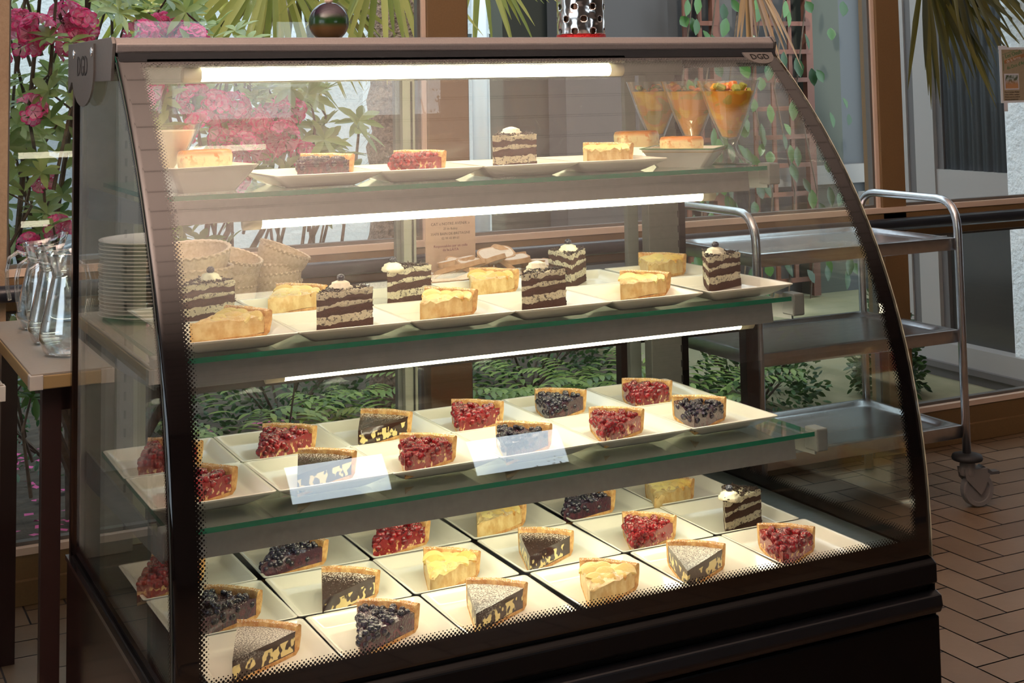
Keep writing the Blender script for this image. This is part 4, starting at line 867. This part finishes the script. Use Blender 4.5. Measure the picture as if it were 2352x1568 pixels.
fan('fan_frond', (1.86, 2.1, 1.78), 275, 130, .34, M['palm'], pm, 22, pet=top)
fan('fan_frond', (1.25, 2.45, 1.82), 250, 160, .52, M['palm_dark'], pm, 26, pet=top)
pd_ = empty('palm_tree', (4.45, 2.1, -.04), label='second palm whose dark fronds hang before the curtained window at upper right', cat='palm tree')
MB().tube([(4.45, 2.1, -.04), (4.46, 2.1, 2.4)], .1, 16).build('trunk', M['fibre'], pd_, smooth=True)
fan('fan_frond', (3.52, 1.48, 1.70), 290, 110, .46, M['palm_dark'], pd_, 26, pet=(4.45, 2.1, 2.4))
fan('fan_frond', (3.60, 1.44, 1.78), 300, 90, .44, M['palm_dark'], pd_, 24, pet=(4.45, 2.1, 2.4))
dl = empty('dry_palm_leaf', (3.98, 3.3, 1.5), label='dry brown palm leaflets hanging before the far trellis', cat='leaf')
fan('leaflets', (4.0, 3.3, 1.86), 272, 50, .46, M['dead'], dl, 14)
# climber on the trellises
cl_ = empty('climbing_plant', (4.4, 3.86, -.04), label='climbing plant with broad green leaves over the far trellis', cat='plant'); lv = Leaves()
for i in range(170):
    x = rnd.choice((rnd.uniform(3.9, 4.3), rnd.uniform(4.3, 5.15))); z = rnd.uniform(.15, 1.9)
    if rnd.random() < .45 and z > 1.2: continue
    d = Vector((rnd.uniform(-.6, .6), -.3, -1)); lv.leaf(Vector((x, 3.86+rnd.uniform(-.08, .02), z)), d, Vector((rnd.uniform(-.5, .5), -1, .3)), rnd.uniform(.06, .11), rnd.uniform(.04, .07), rnd.random()**1.5)
lv.build('leaves', M['ivy'], cl_)
b = MB()
for k in range(6): x = 4.0+k*.16; b.tube([(x, 3.88, -.04), (x+.06, 3.86, .6), (x-.05, 3.88, 1.2), (x+.04, 3.86, 1.8)], .005, 5)
b.build('vines', M['bark'], cl_)
# ferns
FS = [(1.52, 1.75), (1.78, 1.95), (2.02, 1.72), (2.28, 1.95), (2.48, 1.7), (.95, 1.95), (1.25, 1.9)]
for i, (x, y) in enumerate(FS):
    fo = empty('fern', (x, y, -.04), label='green fern clump outside the window, %s' % ['beside the middle window post', 'second clump right of the middle post', 'central clump of the fern bed', 'second from the right of the bed', 'rightmost of the bed', 'behind the third shelf at left', 'just left of the middle post'][i], cat='fern', group='ferns in the garden bed'); lv = Leaves()
    for k in range(11):
        a = k/11*6.283+rnd.random()*.4; l = rnd.uniform(.32, .48); up = rnd.uniform(.55, 1.1); P0 = Vector((x, y, -.02)); n = 17
        for j in range(2, n):
            s = j/n; c = P0+Vector((math.cos(a)*l*s, math.sin(a)*l*s, up*l*(s-.62*s*s)*1.5)); c2 = P0+Vector((math.cos(a)*l*(s+.04), math.sin(a)*l*(s+.04), up*l*((s+.04)-.62*(s+.04)**2)*1.5)); d = (c2-c).normalized(); side = d.cross(Vector((0, 0, 1))).normalized(); w_ = .075*math.sin(min(1, s*1.25+.12)*math.pi*.86)+.008
            for q in (-1, 1): lv.leaf(c, side*q+d*.5, Vector((0, 0, 1)), w_*1.15, .021, min(1, max(0, rnd.gauss(.5, .25))), .25)
    lv.build('fronds', M['fern'], fo)
def bush(x, y, r, h, n, label, mat='bush', z0=-.04, name='bush'):
    o = empty(name, (x, y, z0), label=label, cat='bush'); lv = Leaves()
    for i in range(n):
        d = rv(); d.z = abs(d.z); p = Vector((x, y, z0))+Vector((d.x*r, d.y*r, .04+d.z*h))*(.55+.45*rnd.random())
        lv.leaf(p, d+rv()*.7, rv(), rnd.uniform(.022, .04), rnd.uniform(.012, .018), max(0, min(1, rnd.gauss(.4, .25))))
    lv.build('foliage', M[mat], o)
    b = MB()
    for k in range(8): a = k*.785; b.tube([(x, y, z0), (x+r*.4*math.cos(a), y+r*.4*math.sin(a), z0+h*.5), (x+r*.7*math.cos(a), y+r*.7*math.sin(a), z0+h*.85)], .005, 5)
    b.build('stems', M['bark'], o)
bush(3.46, 1.72, .145, .40, 1500, 'small dark green bush outside right of the case', z0=-.02)
bush(1.2, 2.5, .35, .35, 900, 'low dark green bush at the foot of the palm')
bush(2.3, 2.6, .45, .38, 1600, 'dense green bush behind the fern bed')
bush(2.95, 1.9, .28, .26, 900, 'low leafy bush seen under the trolley trays', mat='ivy')
bush(.35, 2.6, .5, .32, 900, 'dark low planting behind the rhododendron')
structure('trim_5', MB().box(0, 5, -9, -6.25, -.12, -.04), M['soil'])
bush(1.72, -7.0, .32, 1.45, 700, 'dark shrub outside the rear windows, seen only as a reflection on the left')
bush(3.95, -7.0, .36, 1.40, 700, 'dark shrub outside the rear windows, seen only as a reflection on the right')
